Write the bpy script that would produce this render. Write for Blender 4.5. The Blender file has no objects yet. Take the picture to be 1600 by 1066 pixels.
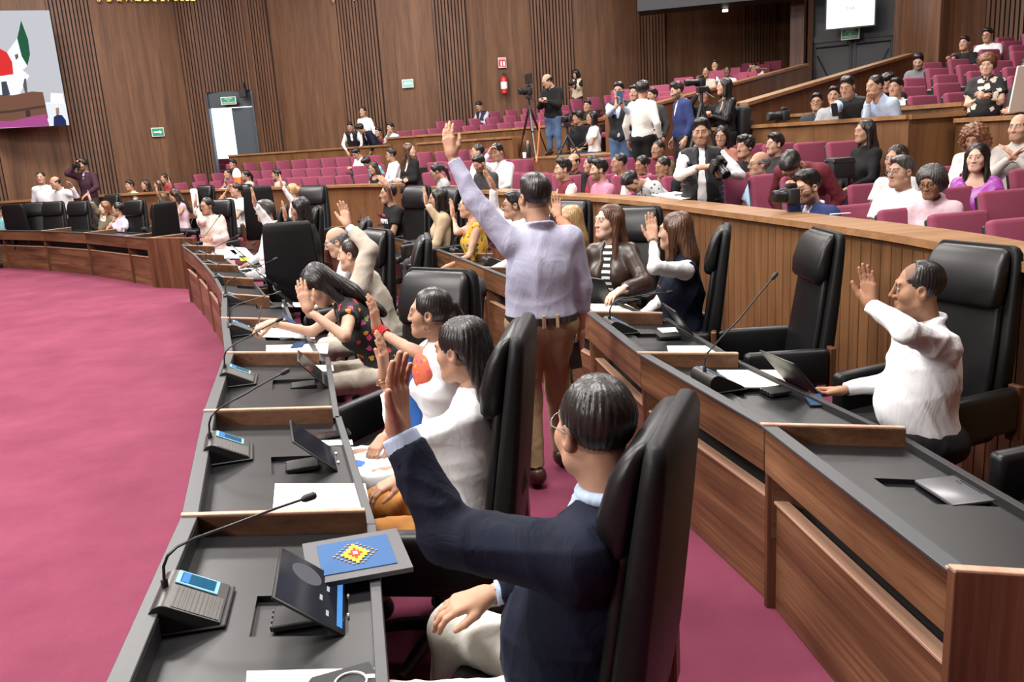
import bpy, bmesh, math, random
import numpy as np
from mathutils import Matrix, Vector

random.seed(7); RNG = np.random.default_rng(7)
SC = bpy.context.scene; COL = SC.collection
PI = math.pi
# ------------------------------------------------------------------ camera, light, exposure
CF, CP, CR, CH = 1320.0, math.radians(13.3), math.radians(3.66), 1.83
FWD = np.array([0, math.cos(CP), -math.sin(CP)])
_u = np.array([0, math.sin(CP), math.cos(CP)]); _r = np.array([1.0, 0, 0])
RT = _r*math.cos(CR) - _u*math.sin(CR); UP = _u*math.cos(CR) + _r*math.sin(CR)
def ray(px, py): return (px-800)/CF*RT - (py-533)/CF*UP + FWD
def at(px, py, z):                       # the point of height z seen at a pixel of the survey photograph
    d = ray(px, py); t = (z-CH)/d[2]; return np.array([0, 0, CH]) + t*d
def atY(px, py, Y):                      # the point at distance Y into the hall
    d = ray(px, py); return np.array([0, 0, CH]) + d*(Y/d[1])
cam = bpy.data.cameras.new('camera'); cam_o = bpy.data.objects.new('camera', cam); COL.objects.link(cam_o)
cam.sensor_width = 36; cam.lens = CF/1600*36; cam.clip_start = .05; cam.clip_end = 200
M = Matrix.Identity(4)
for i in range(3): M[i][0] = RT[i]; M[i][1] = UP[i]; M[i][2] = -FWD[i]
M[0][3], M[1][3], M[2][3] = 0, 0, CH
cam_o.matrix_world = M; SC.camera = cam_o
SC.view_settings.view_transform = 'Standard'; SC.view_settings.look = 'None'
SC.view_settings.exposure = 0.12; SC.view_settings.gamma = 1; SC.view_settings.use_curve_mapping = False
wd = bpy.data.worlds.new('daylight'); SC.world = wd; wd.use_nodes = True
wd.node_tree.nodes['Background'].inputs[0].default_value = (.86, .93, 1, 1)
wd.node_tree.nodes['Background'].inputs[1].default_value = 2.6
def area(name, loc, sx, sy, power, rot=(0, 0, 0), col=(1, .97, .93)):
    l = bpy.data.lights.new(name, 'AREA'); l.shape = 'RECTANGLE'; l.size = sx; l.size_y = sy; l.energy = power; l.color = col
    o = bpy.data.objects.new(name, l); o.location = loc; o.rotation_euler = rot; COL.objects.link(o); return o
CEIL = 8.2
for lx, ly, p in [(-7, 3, 760), (-1, 3, 560), (5, 5, 170), (-7, 11, 760), (-1, 11, 480), (5, 12, 330), (-9, 18, 620), (-2, 19, 440), (4.5, 18.5, 360)]:
    area('ceiling_lamp', (lx, ly, CEIL-.25), 3.4, 1.6, p*1.3)
area('stage_floodlight', (-9, -3, 6.0), 3.0, 1.5, 700, (math.radians(58), 0, math.radians(-40)))

# ------------------------------------------------------------------ materials
MATS = {}
def nt(name):
    m = bpy.data.materials.new(name); m.use_nodes = True; t = m.node_tree
    b = t.nodes['Principled BSDF']; return m, t, b
def _n(t, kind, **kw):
    n = t.nodes.new(kind)
    for k, v in kw.items():
        if k in n.inputs: n.inputs[k].default_value = v
        else: setattr(n, k, v)
    return n
def ramp(t, src, stops):
    r = t.nodes.new('ShaderNodeValToRGB'); e = r.color_ramp.elements
    while len(e) < len(stops): e.new(.5)
    for el, (p, c) in zip(e, stops): el.position = p; el.color = (*c, 1)
    t.links.new(src, r.inputs[0]); return r.outputs[0]
def coords(t, scale=(1, 1, 1), rnd=True, kind='Object'):
    tc = t.nodes.new('ShaderNodeTexCoord'); out = tc.outputs[kind]
    if rnd:
        oi = t.nodes.new('ShaderNodeObjectInfo'); mu = _n(t, 'ShaderNodeVectorMath', operation='SCALE'); cx = t.nodes.new('ShaderNodeCombineXYZ')
        for i in range(3): t.links.new(oi.outputs['Random'], cx.inputs[i])
        t.links.new(cx.outputs[0], mu.inputs[0]); mu.inputs['Scale'].default_value = 13.7
        ad = _n(t, 'ShaderNodeVectorMath', operation='ADD'); t.links.new(out, ad.inputs[0]); t.links.new(mu.outputs[0], ad.inputs[1]); out = ad.outputs[0]
    mp = t.nodes.new('ShaderNodeMapping'); mp.inputs['Scale'].default_value = scale; t.links.new(out, mp.inputs[0]); return mp.outputs[0]
def bump(t, b, src, strength, dist=.002):
    bp = _n(t, 'ShaderNodeBump'); bp.inputs['Strength'].default_value = strength; bp.inputs['Distance'].default_value = dist
    t.links.new(src, bp.inputs['Height']); t.links.new(bp.outputs[0], b.inputs['Normal'])
def flat(name, col, rough=.5, metal=0, spec=.5, emit=0, bumpscale=0, bstr=.2, var=0):
    if name in MATS: return MATS[name]
    m, t, b = nt(name); b.inputs['Base Color'].default_value = (*col, 1); b.inputs['Roughness'].default_value = rough
    b.inputs['Metallic'].default_value = metal; b.inputs['Specular IOR Level'].default_value = spec
    if emit:
        b.inputs['Base Color'].default_value = (*[c*.08 for c in col], 1); b.inputs['Specular IOR Level'].default_value = .1; b.inputs['Emission Color'].default_value = (*col, 1); b.inputs['Emission Strength'].default_value = emit
    if bumpscale == 26 and var:       # woven cloth: soft creases over a fine weave
        no = _n(t, 'ShaderNodeTexNoise', Scale=9.0, Detail=5.0, Distortion=1.6); t.links.new(coords(t, (1, 1, .55)), no.inputs['Vector']); bump(t, b, no.outputs[0], .42, .02)
        t.links.new(ramp(t, no.outputs[0], [(.3, tuple(c*(1-var) for c in col)), (.7, tuple(min(1, c*(1+var)) for c in col))]), b.inputs['Base Color'])
    elif bumpscale or var:
        no = _n(t, 'ShaderNodeTexNoise', Scale=bumpscale or 8, Detail=4.0); t.links.new(coords(t), no.inputs['Vector'])
        if bumpscale: bump(t, b, no.outputs[0], bstr)
        if var:
            t.links.new(ramp(t, no.outputs[0], [(.3, tuple(c*(1-var) for c in col)), (.7, tuple(min(1, c*(1+var)) for c in col))]), b.inputs['Base Color'])
    MATS[name] = m; return m
def wood(name, c0, c1, c2, axis, rough=.42, fine=70, stretch=.55, across=7.0, spec=.35):
    m, t, b = nt(name); s = [across]*3; s[axis] = stretch; f = [fine]*3; f[axis] = 1.6
    n1 = _n(t, 'ShaderNodeTexNoise', Scale=1.0, Detail=6.0, Roughness=.6, Distortion=.7); t.links.new(coords(t, s), n1.inputs['Vector'])
    n2 = _n(t, 'ShaderNodeTexNoise', Scale=1.0, Detail=3.0); t.links.new(coords(t, f), n2.inputs['Vector'])
    mx = _n(t, 'ShaderNodeMix', data_type='FLOAT'); mx.inputs[0].default_value = .3
    t.links.new(n1.outputs[0], mx.inputs[2]); t.links.new(n2.outputs[0], mx.inputs[3])
    t.links.new(ramp(t, mx.outputs[0], [(.34, c0), (.5, c1), (.66, c2)]), b.inputs['Base Color'])
    b.inputs['Roughness'].default_value = rough; b.inputs['Specular IOR Level'].default_value = spec
    bump(t, b, n2.outputs[0], .08, .001); MATS[name] = m; return m
WALNUT = wood('walnut_desk', (.050, .021, .009), (.135, .060, .026), (.25, .125, .06), 0)
WALNUT_V = wood('walnut_upright', (.045, .017, .008), (.10, .04, .019), (.16, .07, .034), 2)
WALNUT_D = wood('walnut_divider', (.050, .021, .010), (.095, .042, .021), (.15, .072, .038), 1)
EDGE = wood('pale_lit_edge_band', (.36, .20, .13), (.46, .27, .18), (.54, .34, .24), 0, rough=.5)  # pale ledge wood; also holds the light on the dividers' top edges as colour
PART = wood('partition_board', (.11, .049, .018), (.165, .078, .029), (.22, .108, .043), 2, across=5, rough=.5)
PARTCAP = wood('partition_cap', (.20, .095, .04), (.29, .15, .066), (.37, .20, .095), 0, rough=.38)
TIERWOOD = wood('tier_front', (.105, .045, .018), (.165, .077, .03), (.22, .105, .043), 2, across=4, rough=.5)
WALLW = wood('wall_veneer', (.064, .027, .012), (.118, .053, .025), (.175, .085, .042), 2, across=3.2, stretch=.18, fine=26, rough=.55)
SLATW = wood('wall_slat', (.085, .038, .020), (.13, .062, .034), (.185, .094, .055), 2, across=5, stretch=.3, rough=.55)
DARKGAP = flat('dark_gap', (.012, .008, .007), .9)
BLACKLAM = flat('black_laminate', (.006, .006, .0066), .36, spec=.5, bumpscale=900, bstr=.05)
GREYLAM = flat('grey_laminate', (.042, .044, .047), .45)
LEATHER = flat('black_leather', (.006, .006, .0065), .40, spec=.4, bumpscale=260, bstr=.12)
LEATHER2 = flat('black_leather_shell', (.004, .004, .0045), .5, spec=.28, bumpscale=260, bstr=.12)
BLKPL = flat('black_plastic', (.014, .014, .015), .38)
BLKMT = flat('matt_black', (.010, .010, .011), .6)
GUN = flat('gunmetal', (.07, .068, .066), .36, metal=.7)
CHROME = flat('chrome', (.6, .6, .6), .2, metal=1)
PAPER = flat('white_paper', (.88, .88, .86), .7)
CREAM = flat('cream_paper', (.86, .83, .70), .7)
def carpet():
    m, t, b = nt('burgundy_carpet')
    n1 = _n(t, 'ShaderNodeTexNoise', Scale=1.6, Detail=5.0, Roughness=.65); t.links.new(coords(t), n1.inputs['Vector'])
    n2 = _n(t, 'ShaderNodeTexNoise', Scale=220.0, Detail=2.0); t.links.new(coords(t), n2.inputs['Vector'])
    mx = _n(t, 'ShaderNodeMix', data_type='FLOAT'); mx.inputs[0].default_value = .45
    t.links.new(n1.outputs[0], mx.inputs[2]); t.links.new(n2.outputs[0], mx.inputs[3])
    t.links.new(ramp(t, mx.outputs[0], [(.32, (.132, .027, .051)), (.5, (.176, .039, .071)), (.68, (.22, .054, .092))]), b.inputs['Base Color'])
    b.inputs['Roughness'].default_value = .95; b.inputs['Specular IOR Level'].default_value = .1
    bump(t, b, n2.outputs[0], .5, .004); return m
CARPET = carpet()
SEATF = flat('burgundy_fabric', (.25, .055, .096), .85, spec=.2, bumpscale=420, bstr=.2, var=.12)
WHITE = flat('white_paint', (.8, .8, .8), .5); RED = flat('red_paint', (.5, .02, .02), .35); GREEN = flat('sign_green', (.02, .28, .13), .5)
CEILM = flat('ceiling_white', (.6, .58, .55), .9)
DOORB = flat('dark_door_paint', (.012, .013, .017), .45)
DOORG = flat('slate_door_paint', (.045, .06, .075), .5)

# ------------------------------------------------------------------ object helpers
def link(name, me, parent=None, mat=None, loc=None, rot=None, mw=None):
    o = bpy.data.objects.new(name, me); COL.objects.link(o)
    if mat is not None and me is not None and not me.materials: me.materials.append(mat)
    if mw is not None: o.matrix_world = mw
    if loc is not None: o.location = loc
    if rot is not None: o.rotation_euler = rot
    if parent is not None: o.parent = parent
    return o
def tag(o, label=None, cat=None, group=None, kind=None):
    if label: o['label'] = label
    if cat: o['category'] = cat
    if group: o['group'] = group
    if kind: o['kind'] = kind
    return o
def thing(name, label, cat, loc=(0, 0, 0), rotz=0, group=None):
    o = bpy.data.objects.new(name, None); COL.objects.link(o); o.location = loc; o.rotation_euler = (0, 0, rotz)
    o.empty_display_size = .1
    return tag(o, label, cat, group)
def dup(root, loc=None, rotz=None, label=None, group=None):
    def cp(o, p):
        c = o.copy(); COL.objects.link(c)
        if p is not None: c.parent = p
        for ch in o.children: cp(ch, c)
        return c
    r = cp(root, None)
    if loc is not None: r.location = loc
    if rotz is not None: r.rotation_euler = (0, 0, rotz)
    if label: r['label'] = label
    if group: r['group'] = group
    return r
class MB:
    def __init__(s): s.bm = bmesh.new()
    def box(s, x0, x1, y0, y1, z0, z1, bev=0, seg=2, mw=None):
        m = Matrix.Translation(((x0+x1)/2, (y0+y1)/2, (z0+z1)/2)) @ Matrix.Diagonal((abs(x1-x0), abs(y1-y0), abs(z1-z0), 1))
        r = bmesh.ops.create_cube(s.bm, size=1, matrix=m); vs = r['verts']
        if bev:
            es = list({e for v in vs for e in v.link_edges})
            g = bmesh.ops.bevel(s.bm, geom=es, offset=bev, segments=seg, profile=.5, affect='EDGES'); vs = list({v for f in g['faces'] for v in f.verts} | {v for v in vs if v.is_valid})
        if mw is not None: bmesh.ops.transform(s.bm, matrix=mw, verts=[v for v in vs if v.is_valid])
        return s
    def prism(s, poly, z0, z1, mw=None):
        a = [s.bm.verts.new((p[0], p[1], z0)) for p in poly]; b = [s.bm.verts.new((p[0], p[1], z1)) for p in poly]
        n = len(poly); s.bm.faces.new(a[::-1]); s.bm.faces.new(b)
        for i in range(n): s.bm.faces.new((a[i], a[(i+1) % n], b[(i+1) % n], b[i]))
        if mw is not None: bmesh.ops.transform(s.bm, matrix=mw, verts=a+b)
        return s
    def hexa(s, P):                       # eight corners: bottom four then top four
        v = [s.bm.verts.new(p) for p in P]
        for f in ((3, 2, 1, 0), (4, 5, 6, 7), (0, 1, 5, 4), (1, 2, 6, 5), (2, 3, 7, 6), (3, 0, 4, 7)): s.bm.faces.new([v[i] for i in f])
        return s
    def tube(s, pts, r, n=8, caps=True):
        pts = [Vector(p) for p in pts]; rr = r if hasattr(r, '__len__') else [r]*len(pts); rings = []; up = Vector((.13, .21, .97)); prev = None
        for i, p in enumerate(pts):
            d = (pts[min(i+1, len(pts)-1)]-pts[max(i-1, 0)]).normalized()
            a = (prev - d*prev.dot(d)) if prev is not None else d.cross(up if abs(d.dot(up)) < .95 else Vector((1, 0, 0)))
            a.normalize(); prev = a; b = d.cross(a)
            rings.append([s.bm.verts.new(p + (a*math.cos(2*PI*k/n) + b*math.sin(2*PI*k/n))*rr[i]) for k in range(n)])
        for i in range(len(rings)-1):
            for k in range(n): s.bm.faces.new((rings[i][k], rings[i][(k+1) % n], rings[i+1][(k+1) % n], rings[i+1][k]))
        if caps: s.bm.faces.new(rings[0][::-1]); s.bm.faces.new(rings[-1])
        return s
    def lathe(s, prof, n=16, mw=None, cx=0, cy=0):
        rings = []
        for r, z in prof: rings.append([s.bm.verts.new((cx+max(r, 1e-4)*math.cos(2*PI*k/n), cy+max(r, 1e-4)*math.sin(2*PI*k/n), z)) for k in range(n)])
        for i in range(len(rings)-1):
            for k in range(n): s.bm.faces.new((rings[i][k], rings[i][(k+1) % n], rings[i+1][(k+1) % n], rings[i+1][k]))
        s.bm.faces.new(rings[0][::-1]); s.bm.faces.new(rings[-1])
        if mw is not None: bmesh.ops.transform(s.bm, matrix=mw, verts=[v for r in rings for v in r])
        return s
    def poly(s, pts):
        s.bm.faces.new([s.bm.verts.new(p) for p in pts]); return s
    def xform(s, mw): bmesh.ops.transform(s.bm, matrix=mw, verts=s.bm.verts); return s
    def mesh(s, name, mat, smooth=False, ang=None):
        bmesh.ops.recalc_face_normals(s.bm, faces=s.bm.faces)
        me = bpy.data.meshes.new(name); s.bm.to_mesh(me); s.bm.free()
        if mat: me.materials.append(mat)
        if smooth:
            me.polygons.foreach_set('use_smooth', [True]*len(me.polygons))
            me.set_sharp_from_angle(angle=math.radians(ang or 40))
        return me
    def build(s, name, mat, parent=None, smooth=False, loc=None, rot=None, mw=None, kind=None, ang=None):
        o = link(name, s.mesh(name, mat, smooth, ang), parent, None, loc, rot, mw)
        if kind: o['kind'] = kind
        return o
def crom(P, n=8):
    P = np.asarray(P, float); out = []
    for i in range(len(P)-1):
        p0 = P[max(i-1, 0)]; p1 = P[i]; p2 = P[i+1]; p3 = P[min(i+2, len(P)-1)]
        for t in np.linspace(0, 1, n, endpoint=False):
            out.append(.5*((2*p1)+(-p0+p2)*t+(2*p0-5*p1+4*p2-p3)*t*t+(-p0+3*p1-3*p2+p3)*t**3))
    out.append(P[-1]); return np.array(out)
def offset(S, d):
    t = np.gradient(S, axis=0); t /= np.linalg.norm(t, axis=1)[:, None]; return S + np.c_[t[:, 1], -t[:, 0]]*d
def col_hit(curve, px, py=230):            # where a plan curve crosses a column of sight
    D = ray(px, py); k = D[0]/D[1]; g = curve[:, 0]-k*curve[:, 1]
    i = np.where(g[:-1]*g[1:] <= 0)[0]
    if not len(i): return None
    i = i[0]; t = g[i]/(g[i]-g[i+1]); return curve[i]*(1-t)+curve[i+1]*t
def arclen(C): return np.r_[0, np.cumsum(np.linalg.norm(np.diff(C, axis=0), axis=1))]
def param_of(C, p): return float(arclen(C)[np.argmin(np.linalg.norm(C-np.asarray(p)[:2], axis=1))])
def point_at(C, s):
    L = arclen(C); x = np.interp(s, L, C[:, 0]); y = np.interp(s, L, C[:, 1])
    e = .05; d = np.array([np.interp(s+e, L, C[:, 0])-np.interp(s-e, L, C[:, 0]), np.interp(s+e, L, C[:, 1])-np.interp(s-e, L, C[:, 1])])
    return np.array([x, y]), d/np.linalg.norm(d)
def strip_wall(C, z0, z1, th, mb=None):    # a wall of thickness th standing along a plan curve; z0, z1 numbers or arrays
    mb = mb or MB(); n = len(C); O = offset(C, th); z0 = np.broadcast_to(z0, n); z1 = np.broadcast_to(z1, n); b = mb.bm; V = []
    for i in range(n): V.append([b.verts.new((C[i][0], C[i][1], z0[i])), b.verts.new((C[i][0], C[i][1], z1[i])), b.verts.new((O[i][0], O[i][1], z1[i])), b.verts.new((O[i][0], O[i][1], z0[i]))])
    for i in range(n-1):
        for k in range(4): b.faces.new((V[i][k], V[i][(k+1) % 4], V[i+1][(k+1) % 4], V[i+1][k]))
    b.faces.new(V[0]); b.faces.new(V[-1][::-1]); return mb
def cut_curve(C, s0, s1, step=.25):
    L = arclen(C); n = max(2, int(abs(s1-s0)/step)+1); s = np.linspace(s0, s1, n); return np.c_[np.interp(s, L, C[:, 0]), np.interp(s, L, C[:, 1])]
ORD = ['first', 'second', 'third', 'fourth', 'fifth', 'sixth', 'seventh', 'eighth', 'ninth', 'tenth', 'eleventh', 'twelfth', 'thirteenth', 'fourteenth', 'fifteenth', 'sixteenth', 'seventeenth', 'eighteenth', 'nineteenth', 'twentieth', 'twenty-first', 'twenty-second', 'twenty-third', 'twenty-fourth', 'twenty-fifth', 'twenty-sixth', 'twenty-seventh', 'twenty-eighth', 'twenty-ninth', 'thirtieth']
# ------------------------------------------------------------------ plan curves of the hall
_pp = [(1900, 470), (1600, 405), (1450, 372), (1300, 350), (1150, 331), (1000, 313), (900, 306), (800, 300), (700, 293), (600, 288)]
PC = crom(np.vstack([[[2.35, .6]], [at(x, y, 1.17)[:2] for x, y in _pp], [[-4.4, 18.3], [-7.2, 20.3], [-10, 21.0], [-13, 21.0]]]), 10)
CAPZ = 1.17
def PS(px, d=0, py=260):                  # station along the partition where row offset d crosses a column of sight
    C = offset(PC, d); D = ray(px, py); k = D[0]/D[1]; g = C[:, 0]-k*C[:, 1]; i = np.where(g[:-1]*g[1:] <= 0)[0][0]
    return i + g[i]/(g[i]-g[i+1])
def PCUT(d, i0, i1, n=None):              # offset curve between two stations
    C = offset(PC, d); n = n or max(3, int(abs(i1-i0))*2+2); t = np.linspace(i0, i1, n)
    return np.c_[np.interp(t, range(len(C)), C[:, 0]), np.interp(t, range(len(C)), C[:, 1])]
# floor
fl = MB().box(-22, 16, -9, 32, -.2, 0).build('floor', CARPET); tag(fl, kind='structure')
ce = MB().box(-22, 16, -9, 27, CEIL, CEIL+.2).build('ceiling', CEILM); tag(ce, kind='structure')
# partition in front of the public seats
GAP0, GAP1 = PS(672), PS(611)
def partition(name, i0, i1, boards_to=None):
    root = thing(name, None, None); root['kind'] = 'structure'
    strip_wall(PCUT(.03, i0, i1), 0, CAPZ-.04, .10).build('partition_core', TIERWOOD if boards_to is None else DARKGAP, root)
    c = PCUT(-.05, i0, i1); strip_wall(c, CAPZ-.045, CAPZ, .36).build('cap', PARTCAP, root)
    strip_wall(PCUT(.13, i0, i1), 0, CAPZ-.05, .02).build('rear_lining', TIERWOOD, root)
    if boards_to is not None:
        C = PCUT(0, i0, i1, 200); L = arclen(C); s = .0; mem = None; rest = MB(); k = 0
        while s < L[-1]-.1:
            p, d = point_at(C, s+.05); mw = Matrix.Translation((p[0], p[1], 0)) @ Matrix.Rotation(math.atan2(d[1], d[0]), 4, 'Z')
            if p[1] < boards_to and p[1] > 2.4:
                if mem is None: mem = MB().box(-.047, .047, -.03, 0, 0.0, CAPZ-.05, bev=.003, seg=1).mesh('board', PART)
                link('board', mem, root, mw=mw); k += 1
            else: rest.box(-.047, .047, -.03, 0, 0, CAPZ-.05, mw=mw)
            s += .1
        o = rest.build('far_boards', PART, root); o['kind'] = 'stuff'
    return root
partition('partition_near', 4, GAP0, 8.2); partition('partition_far', GAP1, len(PC)-2)
# stepped floors under the public seats
TIERS = []
def tier(i0, i1, d0, d1, z, zb=0):
    C = PCUT(d0, i0, i1); o = strip_wall(C, zb, z, d1-d0).build('floor_tier', CARPET); tag(o, kind='structure'); TIERS.append(o)
iN = 0; iR = PS(1318, 1.9); iM = PS(1120, 1.9); iL = len(PC)-2; iU = PS(920, 3.7, 200)
ROWZ = dict(RA=.20, RB=.27, RC=.37, NA=.42, NB=.66, MA=.38, MB=.55, MC=.76)
tier(iN, iR, .16, 1.45, .20); tier(iN, iR, 1.45, 2.35, .27); tier(iN, iR, 2.35, 3.66, .37)
tier(iR, iM, .16, 1.7, .42); tier(iR, iM, 1.7, 3.1, .66)
tier(iM, iL, .16, 1.42, .38); tier(iM, iL, 1.42, 2.32, .55); tier(iM, iL, 2.32, 3.66, .76)
UF = 1.0
iP2 = PS(1395, 3.7, 160)
tier(iN, PS(1505, 3.7, 183), 3.66, 4.2, .86); tier(PS(1505, 3.7, 183), iR, 3.72, 4.2, .98)
tier(iR, iM, 3.1, 8.5, .90); tier(iM, PS(935, 3.7, 200), 3.66, 8.5, .90)
RUZ = [1.13+.158*k for k in range(9)]; LUZ = [1.32, 1.51, 1.68, 1.85, 2.02, 2.19, 2.36, 2.53]
for k in range(9): tier(iN, PS(1400-8*k, 4.6+.9*k, 140), 4.2+.9*k, 5.1+.9*k, RUZ[k], .3)
for k in range(4): tier(iU, iL-4, 4.15+.9*k, 5.05+.9*k, LUZ[k], .3)
tier(iU, PS(607, 3.7, 225), 3.66, 4.15, 1.2); tier(PS(607, 3.7, 225), iL, 3.66, 5.05, 1.2)
# walls in front of the upper tiers
UW = []
def front_wall(name, i0, i1, d, z0, z1, th=.14, cap=.2, n=None):
    root = thing(name, None, None); root['kind'] = 'structure'
    strip_wall(PCUT(d, i0, i1, n), z0, z1-.04, th).build('wall_panel', TIERWOOD, root)
    strip_wall(PCUT(d-.04, i0, i1, n), z1-.045, z1, cap).build('cap', PARTCAP, root); UW.append(root); return root
front_wall('wall_upper_east', 2, PS(1506, 3.7, 183), 3.6, 0, 1.77)
front_wall('wall_upper_aisle', PS(1506, 3.75, 165), PS(1395, 3.75, 175), 3.75, 0, 1.94)
front_wall('wall_balcony', PS(1420, 3.05, 186), PS(1078, 3.05, 190), 3.05, 0, 1.84, cap=.32)
front_wall('wall_balcony_desk', PS(1408, 4.3, 175), PS(1186, 4.3, 178), 4.3, .9, 1.96)
front_wall('wall_upper_centre', PS(897, 3.7, 187), PS(604, 3.7, 217), 3.7, 0, 2.11)
front_wall('wall_upper_ledge', PS(800, 3.2, 212), PS(652, 3.2, 222), 3.2, .4, 1.93, cap=.3)
front_wall('wall_upper_far', PS(607, 3.6, 225), PS(357, 3.6, 243), 3.6, 0, 1.94)
def panel_wall(name, A, B, za, zb, z0=0, th=.14, cap=.22):
    A = np.array(A); B = np.array(B); C = np.linspace(A, B, 12); root = thing(name, None, None); root['kind'] = 'structure'
    zt = np.linspace(za, zb, 12)
    strip_wall(C, z0, zt-.04, th).build('wall_panel', TIERWOOD, root)
    o = offset(C, -.04); strip_wall(o, zt-.05, zt, cap).build('cap', PARTCAP, root); return root
# the box end and the two stair parapets
a, b = PCUT(3.05, PS(1420, 3.05, 186), PS(1078, 3.05, 190))[0], PCUT(3.9, PS(1420, 3.05, 186), PS(1078, 3.05, 190))[0]
panel_wall('wall_balcony_end', b, a, 1.84, 1.84)
panel_wall('wall_stair_north', atY(945, 180, 15.6)[:2], atY(1253, 100, 21.8)[:2], atY(945, 180, 15.6)[2], atY(1253, 100, 21.8)[2])
panel_wall('wall_stair_south', atY(1150, 161, 12.2)[:2], atY(1416, 84, 18.6)[:2], atY(1150, 161, 12.2)[2], atY(1416, 84, 18.6)[2])
i9 = PS(897, 3.7, 187); a, b = PCUT(3.7, i9, i9-1)[0], PCUT(4.6, i9, i9-1)[0]
panel_wall('wall_upper_end', a, b, 2.11, 2.2)
# north block of seats above the first stair
NB0 = np.array(atY(945, 180, 15.8)[:2]); NB1 = np.array(atY(1253, 100, 22.0)[:2])
# camera platform beside the upper wall
pl = thing('camera_platform', 'low wooden camera platform under the bald man and the tall tripod', 'platform')
C = PCUT(2.2, PS(834, 2.2, 250), PS(906, 2.2, 250), 6)[::-1]
strip_wall(C, 0, 1.49, 1.46).build('platform_side', TIERWOOD, pl); strip_wall(offset(C, -.02), 1.49, 1.52, 1.48).build('platform_top', PARTCAP, pl)
# ------------------------------------------------------------------ great curved wall
_wp = [(-420, 17.0), (-150, 20.3), (0, 22.0), (130, 22.9), (250, 23.9), (330, 24.75), (395, 24.75), (480, 24.3), (600, 23.8), (700, 23.8), (800, 24.0), (900, 24.2), (1000, 24.4), (1180, 24.8), (1264, 25.0)]
WC = crom([atY(x, 150, Y)[:2] for x, Y in _wp], 8)
def wall_between(pa, pb, y=100): return param_of(WC, col_hit(WC, pa, y)), param_of(WC, col_hit(WC, pb, y))
sD0, sD1 = param_of(WC, col_hit(WC, 324, 190)), param_of(WC, col_hit(WC, 399, 190))
DTOP = atY(355, 143, 24.75)[2]
LW = arclen(WC)[-1]
w = thing('wall_back', None, None); w['kind'] = 'structure'
strip_wall(cut_curve(WC, 0, sD0), 0, CEIL, -.25).build('wall_panel', WALLW, w)
strip_wall(cut_curve(WC, sD1, LW), 0, CEIL, -.25).build('wall_panel', WALLW, w)
strip_wall(cut_curve(WC, sD0, sD1), DTOP, CEIL, -.25).build('wall_panel', WALLW, w)
def slats(s0, s1, z0=0, z1=CEIL, mb=None):
    mb = mb or MB(); s = s0
    while s < s1:
        p, d = point_at(WC, s); a = math.atan2(d[1], d[0])
        mb.box(-.028, .028, -.055, -.008, z0, z1, mw=Matrix.Translation((p[0], p[1], 0)) @ Matrix.Rotation(a, 4, 'Z')); s += .088
    return mb
def slat_back(s0, s1, z0, z1): return strip_wall(offset(cut_curve(WC, s0, s1), .002), z0, z1, .007)
ZONES = [(-60, 2, 280), (94, 160, 100), (290, 324, 150), (399, 424, 100), (532, 592, 120), (680, 737, 60), (834, 893, 60), (990, 1052, 60), (1154, 1216, 50)]
for x0, x1, y in ZONES:
    s0, s1 = wall_between(x0, x1, y); o = slats(s0, s1).build('wall_slats', SLATW, w); o['kind'] = 'stuff'
    slat_back(s0-.04, s1, 0, CEIL).build('slat_backing', DARKGAP, w)
o = slats(sD0-.02, sD1, DTOP, CEIL).build('wall_slats', SLATW, w); o['kind'] = 'stuff'
slat_back(sD0-.04, sD1, DTOP, CEIL).build('slat_backing', DARKGAP, w)
# emergency door, one leaf open on daylight
p0, _ = point_at(WC, sD0); p1, _ = point_at(WC, sD1); dv = (p1-p0)/np.linalg.norm(p1-p0); DW = np.linalg.norm(p1-p0)
mwD = Matrix.Translation((p0[0], p0[1], 0)) @ Matrix.Rotation(math.atan2(dv[1], dv[0]), 4, 'Z')
dr = thing('door_1', None, None); dr['kind'] = 'structure'; dr.matrix_world = mwD
LEAFZ = atY(340, 169, 24.75)[2]
MB().box(0, DW, .06, .12, LEAFZ, DTOP).build('transom', DOORG, dr)
MB().box(0, .05, -.03, .2, 0, DTOP).build('frame', DOORG, dr); MB().box(DW-.05, DW, -.03, .2, 0, DTOP).build('frame', DOORG, dr)
MB().box(DW*.5, DW-.05, .06, .12, 0, LEAFZ-.02).build('door_leaf', DOORG, dr)
MB().box(.05, DW*.5, .0, .9, 1.0, 1.05).build('threshold', GREYLAM, dr)
cl = MB().box(DW-.30, DW-.12, -.30, -.10, DTOP-.2, DTOP+.02, bev=.01).box(DW-.24, DW-.18, -.18, -.065, DTOP+.02, DTOP+.2).build('loudspeaker', BLKMT); cl.matrix_world = mwD
tag(cl, 'small black loudspeaker fixed at the corner above the open emergency door', 'speaker')
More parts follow.
